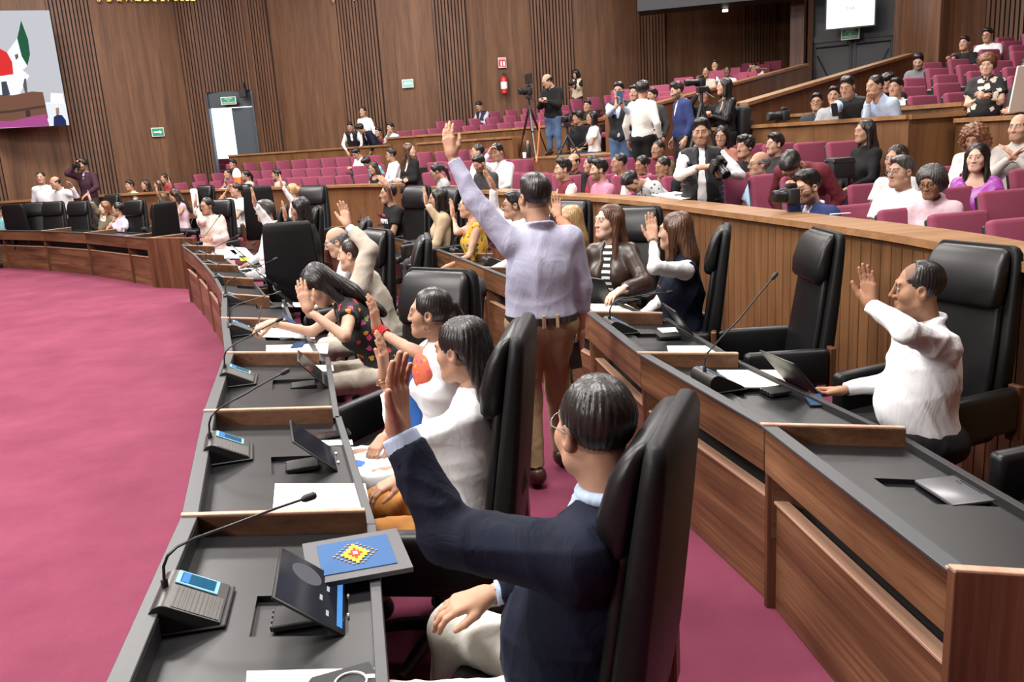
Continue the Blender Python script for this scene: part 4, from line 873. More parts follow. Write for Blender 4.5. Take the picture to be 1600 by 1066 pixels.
def person(label, head, yaw, floor=0.0, sit=True, hyaw=None, pitch=0, roll=0, lean=(0, 0), sc=1.0, sex='m', fat=1.0, skin='tan', hair='short', hcol='black', hpos=None, jaw=1.0,
           arms=('lap', 'lap'), top=None, under=None, bottom=None, shoes=(.02, .015, .012), cell=None, beard=None, lips=None, glasses=None, legs='fwd', extras=(), knees=None, tw=0, hide_legs=False, wr=None, collar=True, name='person', stubble=None, dress=None):
    """head: world point of the head centre; yaw: heading of the chest (radians, 0 = +x); arms: right, left."""
    H = np.asarray(head, float); dist = np.linalg.norm(H-[0, 0, CH]); pxm = dist/1320.0
    cb = cell or max(.0085, min(.034, pxm*3.0)); ch = max(.004, min(.017, pxm*1.35)); chd = max(.0038, min(.012, pxm*1.15))
    if cell: ch = min(ch, cell*.55)
    hyaw = yaw if hyaw is None else hyaw
    f = A_(math.cos(yaw), math.sin(yaw), 0); r = A_(f[1], -f[0], 0); up0 = A_(0, 0, 1)
    tu = nrm(up0+f*lean[0]+r*lean[1]); tf = nrm(f-tu*(f@tu)); tr = np.cross(tf, tu)
    # head frame
    hf = A_(math.cos(hyaw)*math.cos(pitch), math.sin(hyaw)*math.cos(pitch), -math.sin(pitch)); hr0 = A_(math.sin(hyaw), -math.cos(hyaw), 0); hu0 = np.cross(hr0, hf)
    hr = hr0*math.cos(roll)-hu0*math.sin(roll); hu = hu0*math.cos(roll)+hr0*math.sin(roll); HR = np.stack([hr, hf, hu], 1)
    hs = .97*sc if sex == 'f' else 1.0*sc
    toW = lambda V: (V*hs)@HR.T+H
    neckH = toW(A_(0, -.03, -.13)[None])[0]
    N = neckH-tu*.045*sc-tf*.012
    Pv = N-tu*.50*sc
    if not sit: pass
    SLp = {}; shw = (.172 if sex == 'm' else .152)*sc*(.6+.4*fat)
    for i, s in ((0, 1), (1, -1)): SLp[i] = N-tu*.048*sc+tr*s*shw+tf*tw*s*.03
    ua, fa = .285*sc, .25*sc
    E, W, HF, HN, HP = {}, {}, {}, {}, {}
    for i, s in ((0, 1), (1, -1)):
        sp = arms[i]; sp = dict(k=sp) if isinstance(sp, str) else dict(sp); k = sp.get('k', 'at'); S = SLp[i]; pole = sp.get('pole'); hp = sp.get('hand')
        if k == 'at': T = np.asarray(sp['p'], float); pole = pole if pole is not None else -tu*.7+tr*s*.6; hp = hp or 'flat'
        elif k == 'lap': T = Pv+tf*.30*sc+tr*s*.07*sc+tu*.10*sc; pole = -tu*.4-tf*.5+tr*s*.7; hp = hp or 'relax'
        elif k == 'down': T = S-tu*.50*sc+tr*s*.08*sc+tf*.05; pole = -tf+tr*s*.4; hp = hp or 'relax'
        elif k == 'desk': T = S-tu*.30*sc+tf*.36*sc-tr*s*.06; pole = -tu*.6+tr*s*.8; hp = hp or 'relax'
        elif k == 'up': T = S+tu*.22*sc+tf*.26*sc+tr*s*.10; pole = -tu+tr*s*.7; hp = hp or 'flat'
        elif k == 'high': T = S+tu*.42*sc+tf*.20*sc+tr*s*.05; pole = -tu*.3+tr*s+tf*.4; hp = hp or 'flat'
        elif k == 'phone': T = S-tu*.17*sc+tf*.30*sc-tr*s*.13*sc; pole = -tu+tr*s*.5; hp = hp or 'grip'
        elif k == 'chin': T = H-hu*.16*sc+hf*.085*sc+hr*s*.02; pole = -tu+tr*s*.4+tf*.3; hp = hp or 'fist'
        elif k == 'face': T = H+hu*.02*sc+hf*.13*sc+hr*s*.05; pole = -tu+tr*s*.6; hp = hp or 'grip'
        elif k == 'lean': T = S-tu*.36*sc+tf*.30*sc-tr*s*.02; pole = -tu*.3+tr*s*.8-tf*.3; hp = hp or 'relax'
        elif k == 'cross': T = S-tu*.26*sc+tf*.22*sc-tr*s*.20*sc; pole = -tu+tr*s*.6; hp = hp or 'relax'
        elif k == 'clasp': T = N-tu*.08*sc+tf*.22*sc+tr*s*.02; pole = -tu+tr*s*.9; hp = hp or 'flat'
        E[i], W[i] = ik(S, T, ua, fa, pole); fd = nrm(W[i]-E[i])
        hf_ = nrm(sp['fd']) if 'fd' in sp else fd
        if 'fd' not in sp and k in ('up', 'high'): hf_ = nrm(fd*.5+up0)
        pn = sp.get('pn'); pn = np.asarray(pn, float) if pn is not None else (f if k in ('up', 'high') else (-tu if k in ('lap', 'desk', 'lean') else (-tr*s if k in ('phone', 'down', 'clasp', 'cross', 'face', 'chin') else f)))
        pn = nrm(pn-hf_*(pn@hf_)); HF[i], HN[i], HP[i] = hf_, pn, hp
    # legs
    HP_, KN, AN, TO = {}, {}, {}, {}
    for i, s in ((0, 1), (1, -1)):
        HP_[i] = Pv+tr*s*.085*sc-tu*.03
        if sit:
            kd = nrm(f+r*s*.16) if knees is None else nrm(f*knees[i][0]+r*knees[i][1])
            KN[i] = HP_[i]+kd*.43*sc+A_(0, 0, .015); AN[i] = A_(KN[i][0], KN[i][1], floor+.085)+kd*(-.05 if legs == 'back' else .06)
        else:
            st = .10 if legs == 'wide' else .0; wk = .12*s if legs == 'walk' else 0
            AN[i] = A_(HP_[i][0], HP_[i][1], floor+.085)+r*s*(.015+st)+f*wk-tf*0
            if abs(lean[0]) > .25: AN[i] = AN[i]-f*0
            KN[i] = (HP_[i]+AN[i])/2+f*(.025 if legs != 'walk' else .05)
        TO[i] = AN[i]+nrm(f+r*s*.2)*.15*sc-A_(0, 0, .05)
    cs = sc*(.93 if sex == 'f' else 1.0)
    def torso(e):
        q = [el(Pv+tu*.02, ((.165*fat+e)*cs, (.118*fat+e)*cs, (.125+e)*cs), np.stack([tr, tf, tu]), .06),
             rc(Pv+tu*.06*sc, Pv+tu*.26*sc, (.135*fat)*cs+e, (.142*fat)*cs+e, .06, fn=tf, fs=.80),
             el(N-tu*.19*sc, ((.158*(.5+.5*fat)+e)*cs, (.112*(.5+.5*fat)+e)*cs, (.19+e)*cs), np.stack([tr, tf, tu]), .06),
             rc(SLp[0]-tr*.03, SLp[1]+tr*.03, .058*cs+e, None, .06), rc(N-tu*.03, N+tu*.02, .062*cs+e*.5, .05*cs+e*.4, .06)]
        if fat > 1.08: q.append(el(Pv+tu*.14*sc+tf*.05*fat, (.14*fat+e, .12*fat+e, .14+e), np.stack([tr, tf, tu]), .07))
        if sex == 'f': q += [el(N-tu*.20*sc+tr*s*.070*sc+tf*.074*sc, (.056+e, .052+e, .056+e), None, .06) for s in (1, -1)]
        return q
    def armp(i, e, to_='wrist', cuff=0):
        q = [rc(SLp[i]-tr*(.012 if i == 0 else -.012)-tu*.008, E[i], (.058 if sex == 'm' else .047)*cs*(.6+.4*fat)+e, (.043 if sex == 'm' else .036)*cs*(.7+.3*fat)+e*(1.0), .035)]
        if to_ == 'upper':
            q = [rc(q[0].p[0], SLp[i]+(E[i]-SLp[i])*cuff, q[0].p[2], (q[0].p[2]+(q[0].p[3]-q[0].p[2])*cuff)+e*.5, .035, capB=True)]
        else:
            t = 1.0 if to_ == 'wrist' else cuff; B = E[i]+(W[i]-E[i])*t
            r2 = (.0285 if sex == 'm' else .0255)*cs; q.append(rc(E[i], B, (.043 if sex == 'm' else .036)*cs*(.7+.3*fat)+e, (r2 if to_ == 'wrist' else r2+(.042-r2)*(1-t)*.5)+e*(.9), .016, capB=True))
        return q
    def legp(e, cuff=1.0, foot=False):
        q = []
        for i in (0, 1):
            q += [rc(HP_[i], KN[i], .088*cs*(.5+.5*fat)+e, .058*cs+e, .05), rc(KN[i], KN[i]+(AN[i]-KN[i])*cuff, .057*cs+e, .040*cs+e*1.25, .04, capB=cuff < 1)]
            if foot: q.append(rc(AN[i]-A_(0, 0, .035), TO[i], .038*cs, .03*cs, .03))
        if sit: q += [el(HP_[i]-f*.03, (.105*fat+e, .105*fat+e, .085+e), None, .05) for i in (0, 1)]
        return q
    sk = np.array(SKINS[skin] if isinstance(skin, str) else skin)
    # body in one mesh: trunk and limbs, head, hands
    ls_ = top is not None and top.get('sleeve', 'long') == 'long' or under is not None and under.get('sleeve', 'long') == 'long'; ea = -.005 if ls_ else 0
    bp = torso(-.008 if top else 0)+legp(-.009 if bottom else 0, foot=True)+armp(0, ea)+armp(1, ea)+[rc(N, neckH, .05*cs, .05*cs, .03)]
    bcell = cb*1.6 if top and dist > 3 else cb*1.3
    V, Q = grow(bp, bcell); C = np.tile(sk, (len(V), 1)); parts = [(V, Q, C)]
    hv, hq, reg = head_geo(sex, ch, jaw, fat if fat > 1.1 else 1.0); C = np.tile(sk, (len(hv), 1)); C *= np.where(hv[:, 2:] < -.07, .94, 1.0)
    hc0 = np.array((.012, .01, .009)) if hcol not in ('blond', 'auburn', 'grey') else np.array((.08, .05, .03))
    if beard == 'full': C[reg['beard']] = C[reg['beard']]*.36+hc0*.64
    if beard in ('full', 'tash'): C[reg['tash']] = C[reg['tash']]*.2+hc0*.8
    if beard == 'stubble': C[reg['beard'] | reg['tash']] = C[reg['beard'] | reg['tash']]*.66+hc0*.34
    C[reg['lip']] = sk*.45+np.array(lips)*.55 if lips is not None else sk*np.array((.90, .66, .64))
    C[reg['brow']] = C[reg['brow']]*.25+hc0*.75; C[reg['lid']] *= .62; C[reg['white']] = (.42, .38, .35); C[reg['iris']] = (.02, .012, .008)
    if hair in ('short', 'quiff', 'shaggy', 'bun', 'tail'):
        m_ = reg['hairline']; C[m_] = C[m_]*.45+hc0*.55
    if hair in ('ring', 'thin', 'crop'): C[reg['scalp']] = C[reg['scalp']]*.55+hc0*.45 if hair != 'ring' else C[reg['scalp']]*.95
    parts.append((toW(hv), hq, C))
    for i, s in ((0, 1), (1, -1)):
        gv, gq = hand_geo(HP[i], chd, .93 if sex == 'f' else 1.0); gv = gv*sc*1.04*(A_(1, 1, 1) if i == 0 else A_(-1, 1, 1)); gq = gq if i == 0 else gq[:, ::-1]
        th_ = np.cross(HF[i], HN[i]); R3 = np.stack([-th_, HN[i], HF[i]], 1)
        hv2 = gv@R3.T+W[i]; pc = np.clip((gv@A_(0, 1, 0))*30+.5, 0, 1)[:, None]; parts.append((hv2, gq, sk*(1.0+.10*pc)*np.array([1, .97, .95])))
    V, Q, C = join(*parts); V = V; root_p = A_(Pv[0], Pv[1], floor)
    root = link(name, qmesh('person_body', V-root_p, Q, SKIN, C), None, None, loc=tuple(root_p)); tag(root, label, 'person'); NTRI[0] += 2*len(Q)
    J = dict(H=H, N=N, P=Pv, S=SLp, E=E, W=W, HF=HF, HN=HN, KN=KN, AN=AN, tu=tu, tf=tf, tr=tr, toW=toW, root=root, hr=hr, hf=hf, hu=hu, sc=sc, R=root_p, f=f, r=r)
    def child(nm, prims, cl, mat, planes=(), w=0, seed=0, fr=14):
        v, q = grow(prims, cl, planes)
        if len(q) == 0: return None
        v = wrinkle(v, q, w, fr, seed)
        NTRI[0] += 2*len(q); return link(nm, qmesh(nm, v-root_p, q, mat), root)
    J['child'] = child
    hg = hair_geo(hair, max(ch, .0045)) if hair else None
    if hg is not None:
        v = toW(hg[0]); 
        NTRI[0] += 2*len(hg[1]); link('hair', qmesh('hair', v-root_p, hg[1], HAIR[hcol]), root)
    wv = wr if wr is not None else (.009 if dist < 6 else .006)
    waist = Pv+tu*.035*sc
    def garment(g, e, inner=False):
        kind = g['k']; mat = g['m']; sl = g.get('sleeve', 'long'); q = torso(e); hem = Pv-tu*g.get('hem', .06)*sc; planes = [(hem, -tu)] if not sit or g.get('hem', 0) < .12 else []
        if sl == 'long': q += armp(0, e, 'fore', g.get('cuff', .95))+armp(1, e, 'fore', g.get('cuff', .95))
        elif sl == 'rolled': q += armp(0, e, 'fore', .35)+armp(1, e, 'fore', .35)
        elif sl == 'short': q += armp(0, e+.004, 'upper', .62)+armp(1, e+.004, 'upper', .62)
        elif sl == 'cap': q += armp(0, e+.002, 'upper', .30)+armp(1, e+.002, 'upper', .30)
        elif sl == 'one':  q += armp(0, e, 'fore', .95)+armp(1, e, 'upper', .3)
        if sl == 'none': q += [el(SLp[i]+tr*s*.05-tu*.03, (.045, .06, .075), np.stack([tr, tf, tu]), .02, op=1) for i, s in ((0, 1), (1, -1))]
        nk = g.get('neck', 'shirt')
        if nk == 'shirt': q += [to(N+tu*.036*sc-tf*.004, nrm(tu+tf*.25), .066*cs*(.5+.5*fat), .012+e*.25, .012)]
        q.append(rc(N+tu*.005, N+tu*.10, .047*cs, .05*cs, .01, op=1))
        if nk == 'shirt' and collar: q.append(rc(N+tf*.085*cs+tu*.075, N+tf*.145*cs-tu*.055, .036, .004, .006, op=1))
        if nk == 'vee': q.append(rc(N+tf*.10*cs+tu*.06, N+tf*.155*cs-tu*g.get('vee', .16), .05, .006, .008, op=1))
        if nk == 'scoop': q.append(el(N+tf*.06+tu*.0, (.085, .09, .075), None, .015, op=1))
        if nk == 'open': q += [rc(N+tf*.10*cs+tu*.07, N+tf*.17*cs-tu*.20, .055, .035, .01, op=1), rc(N+tf*.17*cs-tu*.20, Pv+tf*.20*cs-tu*.2, .035, g.get('gap', .05), .01, op=1)]
        if nk == 'jacket': q += [rc(N+tf*.10*cs+tu*.05, N+tf*.165*cs-tu*.26, .055, .005, .008, op=1), to(N+tu*.006*sc+tf*.004, nrm(tu+tf*.35), .066*cs, .017, .012)]
        return child(g.get('name', kind), q, g.get('cell', cb), mat, planes, g.get('wr', wv), seed=sum(map(ord, label))+int(e*1000), fr=g.get('fr', 15))
    if under: garment(under, .009)
    if top: J['top'] = garment(top, .022 if under else .012)
    if bottom:
        k = bottom['k']; bc = bottom.get('cell', cb*1.15)
        if k == 'skirt':
            q = [el(Pv, (.19*cs, .15*cs, .15*cs), np.stack([tr, tf, tu]), .05)]; c2 = (KN[0]+KN[1])/2; a2 = (AN[0]+AN[1])/2
            if sit: q += [rc(Pv, c2, .15, .13, .06), rc(c2, a2, .13, .18, .06, fn=r, fs=1.0)]+legp(.03, .8)
            else: q += [rc(Pv, a2+A_(0, 0, .35), .16, .20, .06)]
            child('skirt', q, bc, bottom['m'], [(waist, up0 if sit else tu), (A_(0, 0, floor+(.14 if sit else .42)), A_(0, 0, -1))], wv*1.5)
        else:
            q = legp(.014, .97)+[el(Pv+tu*.0, (.168*fat*cs+.012, .122*fat*cs+.012, .12*cs), np.stack([tr, tf, tu]), .05)]
            child(k, q, bc, bottom['m'], [(waist+tu*.02, nrm(tu*.4+up0) if sit and lean[0] < .2 else up0)] if lean[0] < .9 else [], wv, seed=3, fr=13)
    for i in (0, 1):
        if shoes is not None and not hide_legs:
            fdir = nrm(TO[i]-AN[i]); q = [rc(AN[i]-A_(0, 0, .02)-A_(fdir[0], fdir[1], 0)*.03, AN[i]-A_(0, 0, .045)+A_(fdir[0], fdir[1], 0)*.15, .047, .036, .03), rc(AN[i]+A_(0, 0, .01), AN[i]-A_(0, 0, .03), .046, .05, .02, capA=True)]
            child('shoe', q, max(cb, .009), flat('shoe_%d_%d' % (int(shoes[0]*1000), int(shoes[2]*1000)), shoes, .35), [(A_(0, 0, floor+.004), A_(0, 0, -1))])
    if glasses:
        gm = flat('glasses_'+glasses, dict(black=(.01, .01, .01), steel=(.22, .22, .23), gold=(.6, .42, .15))[glasses], .3, metal=.5 if glasses != 'black' else 0); mb = MB()
        for s in (-1, 1):
            ring = [toW(A_(s*.032+.025*math.cos(t), .106-.006*abs(math.cos(t)), .006+.019*math.sin(t))[None])[0]-root_p for t in np.linspace(0, 2*PI, 13)]
            gr = .0016 if glasses == 'steel' else .0022; mb.tube(ring, gr, 5, False); mb.tube([toW(A_(*p)[None])[0]-root_p for p in ((s*.057, .100, .012), (s*.078, .06, .012), (s*.084, -.012, .012))], gr, 5)
        mb.tube([toW(A_(*p)[None])[0]-root_p for p in ((-.008, .109, .01), (.008, .109, .01))], .002, 5); mb.build('glasses', gm, root, True)
    return J
def band(J, i, name, mat, off=.0, r=.031, th=.007, n=1, gap=.012, dial=None):
    ax = nrm(J['W'][i]-J['E'][i]); 
    for k in range(n):
        c = J['W'][i]-ax*(off+k*gap); u = nrm(np.cross(ax, A_(.3, .2, .9))); v = np.cross(ax, u)
        ring = [c+u*r*math.cos(t)+v*r*math.sin(t)-J['R'] for t in np.linspace(0, 2*PI, 17)]
        b = MB().tube(ring, th, 6, False).build(name, mat, J['root'], True)
    if dial is not None:
        d = -J['HN'][i]; p = c+nrm(d-ax*(d@ax))*(r+.003)-J['R']; q = nrm(d-ax*(d@ax)); mw = Matrix.Translation(p) @ Vector(q).to_track_quat('Z', 'Y').to_matrix().to_4x4()
        MB().lathe([(.016, -.004), (.018, 0), (.018, .005), (.014, .006)], 18, mw).build('watch_case', dial, b, True)
def belt(J, mat, r=.15, off=.045, fat=1.0):
    c = J['P']+J['tu']*off; ring = [c+J['tr']*math.cos(t)*(.158*fat)+J['tf']*math.sin(t)*(.126*fat) for t in np.linspace(0, 2*PI, 33)]; mb = MB(); u = J['tu']
    for a, b in zip(ring[:-1], ring[1:]):
        m = (a+b)/2-c; o = nrm(m-u*(m@u))*.014
        mb.hexa([a-u*.017-J['R'], b-u*.017-J['R'], b-u*.017+o-J['R'], a-u*.017+o-J['R'], a+u*.017-J['R'], b+u*.017-J['R'], b+u*.017+o-J['R'], a+u*.017+o-J['R']])
    return mb.build('belt', mat, J['root'])
# ------------------------------------------------------------------ the people
D = math.radians
def seated(label, px, py, Y, face, sc=None, floor=None, **kw):
    H = atY(px, py, Y); s = sc or 1.0
    fl_ = floor if floor is not None else H[2]-1.22*s
    return person(label, H, D(face), floor=fl_, sc=s, sit=True, **{k: (D(v) if k in ('hyaw', 'pitch', 'roll') else v) for k, v in kw.items()})
def stand(label, px, py, Y, face, floor, lean=(0, 0), sc=None, **kw):
    H = atY(px, py, Y); s = sc or (H[2]-floor)/1.585
    return person(label, H, D(face), floor=floor, sc=s, sit=False, lean=lean, **{k: (D(v) if k in ('hyaw', 'pitch', 'roll') else v) for k, v in kw.items()})
c_ = cloth
WHT = c_('white', (.74, .74, .75), var=.015); WHT2 = c_('warm_white', (.72, .69, .64), var=.03); LBLUE = c_('pale_blue', (.42, .52, .68), var=.04); LAV = c_('lavender', (.40, .40, .52), var=.03)
NAVY = c_('navy', (.006, .0085, .021), var=.15); BLACK = c_('black', (.012, .012, .013), var=.1); BLKV = c_('black_vest', (.018, .018, .02), .5, var=.2); KHAKI = c_('khaki', (.30, .212, .12), var=.1); JEANS = c_('jeans', (.07, .12, .22), var=.2)
DJEAN = c_('dark_jeans', (.025, .04, .08), var=.2); BEIGE = c_('beige', (.46, .41, .34), var=.05); TANC = c_('tan_coat', (.47, .36, .23), var=.06); BROWNL = flat('brown_leather_jacket', (.035, .020, .014), .38, bumpscale=60, bstr=.25); MAROON = c_('maroon', (.135, .022, .030), var=.08)
PINKS = c_('pink_shirt', (.58, .22, .32), var=.05); PPINK = c_('pale_pink', (.66, .47, .52), var=.04); OCHRE = c_('ochre_trousers', (.42, .18, .045), var=.1); GREYT = c_('grey_tee', (.33, .33, .34), var=.05); DGREY = c_('dark_grey', (.045, .045, .048), var=.1); BLUESUIT = c_('blue_suit', (.032, .045, .14), var=.1); TEAL = c_('teal', (.18, .38, .40), var=.05); OLIVE = c_('olive', (.13, .105, .062), var=.1); CREAMV = c_('cream_vest', (.55, .47, .34), var=.05); REDT = c_('red_top', (.30, .03, .04), var=.1); PURPLE = None
def pattern(name, base, cols, scale, thr=.36, rough=.75, petal=True):
    m, t, b = nt('cloth_'+name); v = _n(t, 'ShaderNodeTexVoronoi', Scale=scale); co = coords(t, rnd=False); t.links.new(co, v.inputs['Vector'])
    wn = _n(t, 'ShaderNodeTexWhiteNoise', noise_dimensions='3D'); t.links.new(v.outputs['Position'], wn.inputs['Vector'])
    cr = t.nodes.new('ShaderNodeValToRGB'); cr.color_ramp.interpolation = 'CONSTANT'; e = cr.color_ramp.elements
    while len(e) < len(cols): e.new(.5)
    for i, c in enumerate(cols): e[i].position = i/len(cols); e[i].color = (*c, 1)
    t.links.new(wn.outputs['Value'], cr.inputs[0])
    n2 = _n(t, 'ShaderNodeTexNoise', Scale=scale*3.0, Detail=2.0); t.links.new(co, n2.inputs['Vector']); ad = _n(t, 'ShaderNodeMath', operation='MULTIPLY_ADD'); t.links.new(n2.outputs[0], ad.inputs[0]); ad.inputs[1].default_value = .5; t.links.new(v.outputs['Distance'], ad.inputs[2])
    lt = _n(t, 'ShaderNodeMath', operation='LESS_THAN'); lt.inputs[1].default_value = thr+.25; t.links.new(ad.outputs[0], lt.inputs[0])
    mx = _n(t, 'ShaderNodeMix', data_type='RGBA'); mx.inputs[6].default_value = (*base, 1); t.links.new(lt.outputs[0], mx.inputs[0]); t.links.new(cr.outputs[0], mx.inputs[7]); t.links.new(mx.outputs[2], b.inputs['Base Color']); b.inputs['Roughness'].default_value = rough; return m
FLORAL = pattern('floral', (.008, .008, .009), [(.6, .05, .14), (.65, .25, .03), (.12, .3, .05), (.6, .08, .3), (.5, .03, .03), (.7, .45, .05), (.008, .008, .009)], 21, .35)
YFLOR = pattern('yellow_floral', (.62, .36, .03), [(.03, .2, .12), (.6, .1, .03), (.02, .02, .03), (.1, .1, .4), (.6, .3, .05)], 20, .30)
LEAFM = pattern('leaf_print', (.012, .011, .012), [(.68, .62, .52), (.7, .65, .55), (.012, .011, .012)], 12, .42)
FOLK = pattern('folk_white', (.74, .74, .75), [(.74, .74, .75), (.74, .74, .75), (.06, .2, .62), (.74, .74, .75), (.74, .74, .75), (.74, .74, .75)], 7, .34)
FOLKY = pattern('folk_yoke', (.62, .12, .05), [(.7, .25, .03), (.6, .04, .2), (.7, .3, .06), (.25, .04, .3)], 40, .3)
PURP = pattern('purple_satin', (.33, .05, .36), [(.33, .05, .36), (.4, .07, .4), (.45, .12, .05), (.33, .05, .36)], 11, .34, .35)
CHECK = pattern('checked_white', (.55, .55, .55), [(.05, .05, .05), (.6, .6, .6)], 22, .3)
PLBLUE = pattern('blue_print', (.42, .56, .74), [(.42, .56, .74), (.6, .68, .75), (.10, .16, .35)], 18, .28)
def stripes():
    m, t, b = nt('cloth_striped'); w = _n(t, 'ShaderNodeTexWave', wave_type='BANDS', bands_direction='Z', Scale=7.4); w.inputs['Distortion'].default_value = .25
    t.links.new(coords(t, rnd=False), w.inputs['Vector']); cr = ramp(t, w.outputs[0], [(.42, (.72, .71, .69)), (.5, (.012, .012, .014))]); t.links.new(cr, b.inputs['Base Color']); b.inputs['Roughness'].default_value = .85; return m
STRIPE = stripes()
GOLDM = flat('watch_gold', (.75, .5, .3), .25, metal=1); STEEL = flat('watch_steel', (.55, .55, .56), .25, metal=1); BEAD = flat('red_beads', (.5, .035, .03), .35); BELTM = flat('belt_brown', (.03, .016, .012), .4)
sh = lambda m, sleeve='long', neck='shirt', hem=.04, **k: dict(k=k.pop('k', 'shirt'), m=m, sleeve=sleeve, neck=neck, hem=hem, **k)
jk = lambda m, neck='jacket', hem=.12, **k: dict(k='jacket', m=m, sleeve=k.pop('sleeve', 'long'), neck=neck, hem=hem, cuff=k.pop('cuff', .88), **k)
vs = lambda m, **k: dict(k='vest', m=m, sleeve='none', neck=k.pop('neck', 'open'), hem=k.pop('hem', .10), **k)
tr_ = lambda m: dict(k='trousers', m=m)
# ---- those close to the camera
J1 = seated('man in navy blazer raising one hand, seen from behind', 930, 671, 1.80, 152, hyaw=116, pitch=4, lean=(-.20, 0), floor=0, fat=1.12, hair='thin', hcol='black', glasses='steel', skin='tan',
    arms=('lap', dict(k='at', p=atY(622, 676, 1.78), pole=(-.25, -.1, -1), fd=(.06, .10, 1), pn=(.85, -.40, 0), hand='open')), under=sh(LBLUE), top=jk(NAVY, hem=.16, wr=.009, cell=.0085), bottom=tr_(c_('cream_trousers', (.66, .64, .58), var=.03)), cell=.0095, knees=((1, .1), (1, -.42)))
mb = MB()
for k in range(3):
    E_, W_ = J1['E'][1], J1['W'][1]; p = W_+(E_-W_)*(.26+.07*k); q = nrm(np.cross(W_-E_, A_(0, .2, 0)+J1['tf'])); p = p+A_(-.35, -.9, 0)*.047-J1['R']
    mb.lathe([(.001, -.003), (.008, -.003), (.008, .003), (.001, .003)], 10, Matrix.Translation(p) @ Matrix.Rotation(PI/2, 4, 'X'))
mb.build('cuff_buttons', BLKPL, J1['root'])
E_, W_ = J1['E'][1], J1['W'][1]; J1['child']('shirt_collar', [to(J1['N']+J1['tu']*.048, nrm(J1['tu']+J1['tf']*.3), .070, .016)], .006, LBLUE)
E_, W_ = J1['E'][1], J1['W'][1]; J1['child']('shirt_cuff', [rc(W_+(E_-W_)*.20, W_+(E_-W_)*.02, .043, .041, capA=True, capB=True)], .006, LBLUE)
J2 = seated('woman in white blouse and ochre trousers with long straight black hair', 720, 548, 2.80, 168, sc=.93, sex='f', lean=(-.12, 0), hyaw=152, pitch=6, floor=0, hair='longback', skin='tan', fat=1.03,
    arms=('lap', dict(k='at', p=atY(601, 592, 2.84), pole=(.15, -.5, -1), fd=(.03, .12, 1), pn=(-1, .15, 0), hand='edge')), top=sh(WHT, cuff=.80, wr=.010, hem=.08, cell=.010), bottom=tr_(OCHRE), cell=.0105)
band(J2, 1, 'wristwatch', GOLDM, off=.012, r=.0295, th=.0055, dial=GOLDM)
J3 = seated('woman in embroidered white and blue folk dress with orange yoke', 672, 490, 3.62, 208, sc=.92, sex='f', hyaw=174, pitch=-2, floor=0, hair='tail', skin='tan', lips=(.30, .05, .06),
    arms=('lap', dict(k='at', p=atY(573, 508, 3.85), pole=(.1, -.2, -1), fd=(-.05, 0, 1), pn=(-.9, .3, 0), hand='edge')), top=sh(FOLK, sleeve='short', neck='none', k='blouse', hem=.1, wr=.010), bottom=dict(k='skirt', m=FOLK), cell=.012)
band(J3, 1, 'bead_bracelet', BEAD, off=.002, r=.028, th=.0042, n=6, gap=.011)
tu, tf, N = J3['tu'], J3['tf'], J3['N']
J3['child']('embroidered_yoke', [el(N-tu*.10+tf*.088, (.085, .045, .10), np.stack([J3['tr'], tf, tu]), .02), rc(N+tu*.01, N+tu*.10, .05, .05, op=1)], .008, FOLKY)
BLUER = flat('ribbon_blue', (.03, .16, .55), .7); J3['child']('blue_ribbon', [rc(N+J3['tr']*.11+tf*.085-tu*.06, N+J3['tr']*.125+tf*.10-tu*.36, .040, .048, fn=J3['tr'], fs=.45)], .009, BLUER)
mb = MB(); mb.tube([J3['toW'](A_(-.082+.0*t, -.002+.016*math.sin(t), -.056+.016*math.cos(t))[None])[0]-J3['R'] for t in np.linspace(0, 2*PI, 15)], .0022, 5, False).build('hoop_earring', GOLDM, J3['root'], True)
for k in range(3):
    MB().tube([N+J3['tr']*(.062+.012*k)*math.sin(t)+tf*((.075+.014*k)*math.cos(t)*.9+.012)-tu*(.0+(.05+.03*k)*(1+math.cos(t))*.5)-J3['R'] for t in np.linspace(0, 2*PI, 25)], .0045, 5, False).build('bead_necklace', (BEAD, flat('violet_beads', (.15, .03, .25), .4), GOLDM)[k], J3['root'], True)
J4 = seated('woman in black embroidered blouse writing with face behind raised hand', 498, 447, 4.95, 192, sex='f', hyaw=205, pitch=42, roll=8, floor=0, lean=(.50, 0), hair='long', skin='light',
    arms=(dict(k='at', p=atY(424, 505, 5.05), pole=(.3, .3, -1), fd=(-1, .05, -.25), pn=(0, .3, -1), hand='pen'), dict(k='at', p=atY(482, 486, 4.62), pole=(.9, -.5, -.75), fd=(-.22, .05, 1), pn=(.2, .9, .1), hand='flat')), top=sh(FLORAL, sleeve='cap', neck='none', k='blouse', hem=.1), bottom=tr_(BEIGE), cell=.0125)
J5 = seated('smiling man in beige jacket stretching one arm up', 550, 398, 5.95, 176, sc=.94, hyaw=172, pitch=2, floor=0, lean=(.28, 0), hair='crop', hcol='dark', skin='light', fat=1.08,
    arms=('desk', dict(k='at', p=atY(543, 352, 5.9), pole=(1, -.2, .1), fd=(-.10, .05, 1), pn=(-.45, -.9, 0), hand='open')), under=sh(LBLUE), top=jk(BEIGE, cuff=.80, wr=.008), bottom=tr_(BEIGE), cell=.014)
J6 = seated('bald man in rimless glasses behind the man in beige jacket', 526, 378, 7.0, 180, sc=.94, hyaw=190, pitch=18, floor=0, hair='ring', skin='light', glasses='steel', lean=(.15, 0), top=sh(WHT), bottom=tr_(DGREY), arms=('desk', 'desk'), hcol='grey')
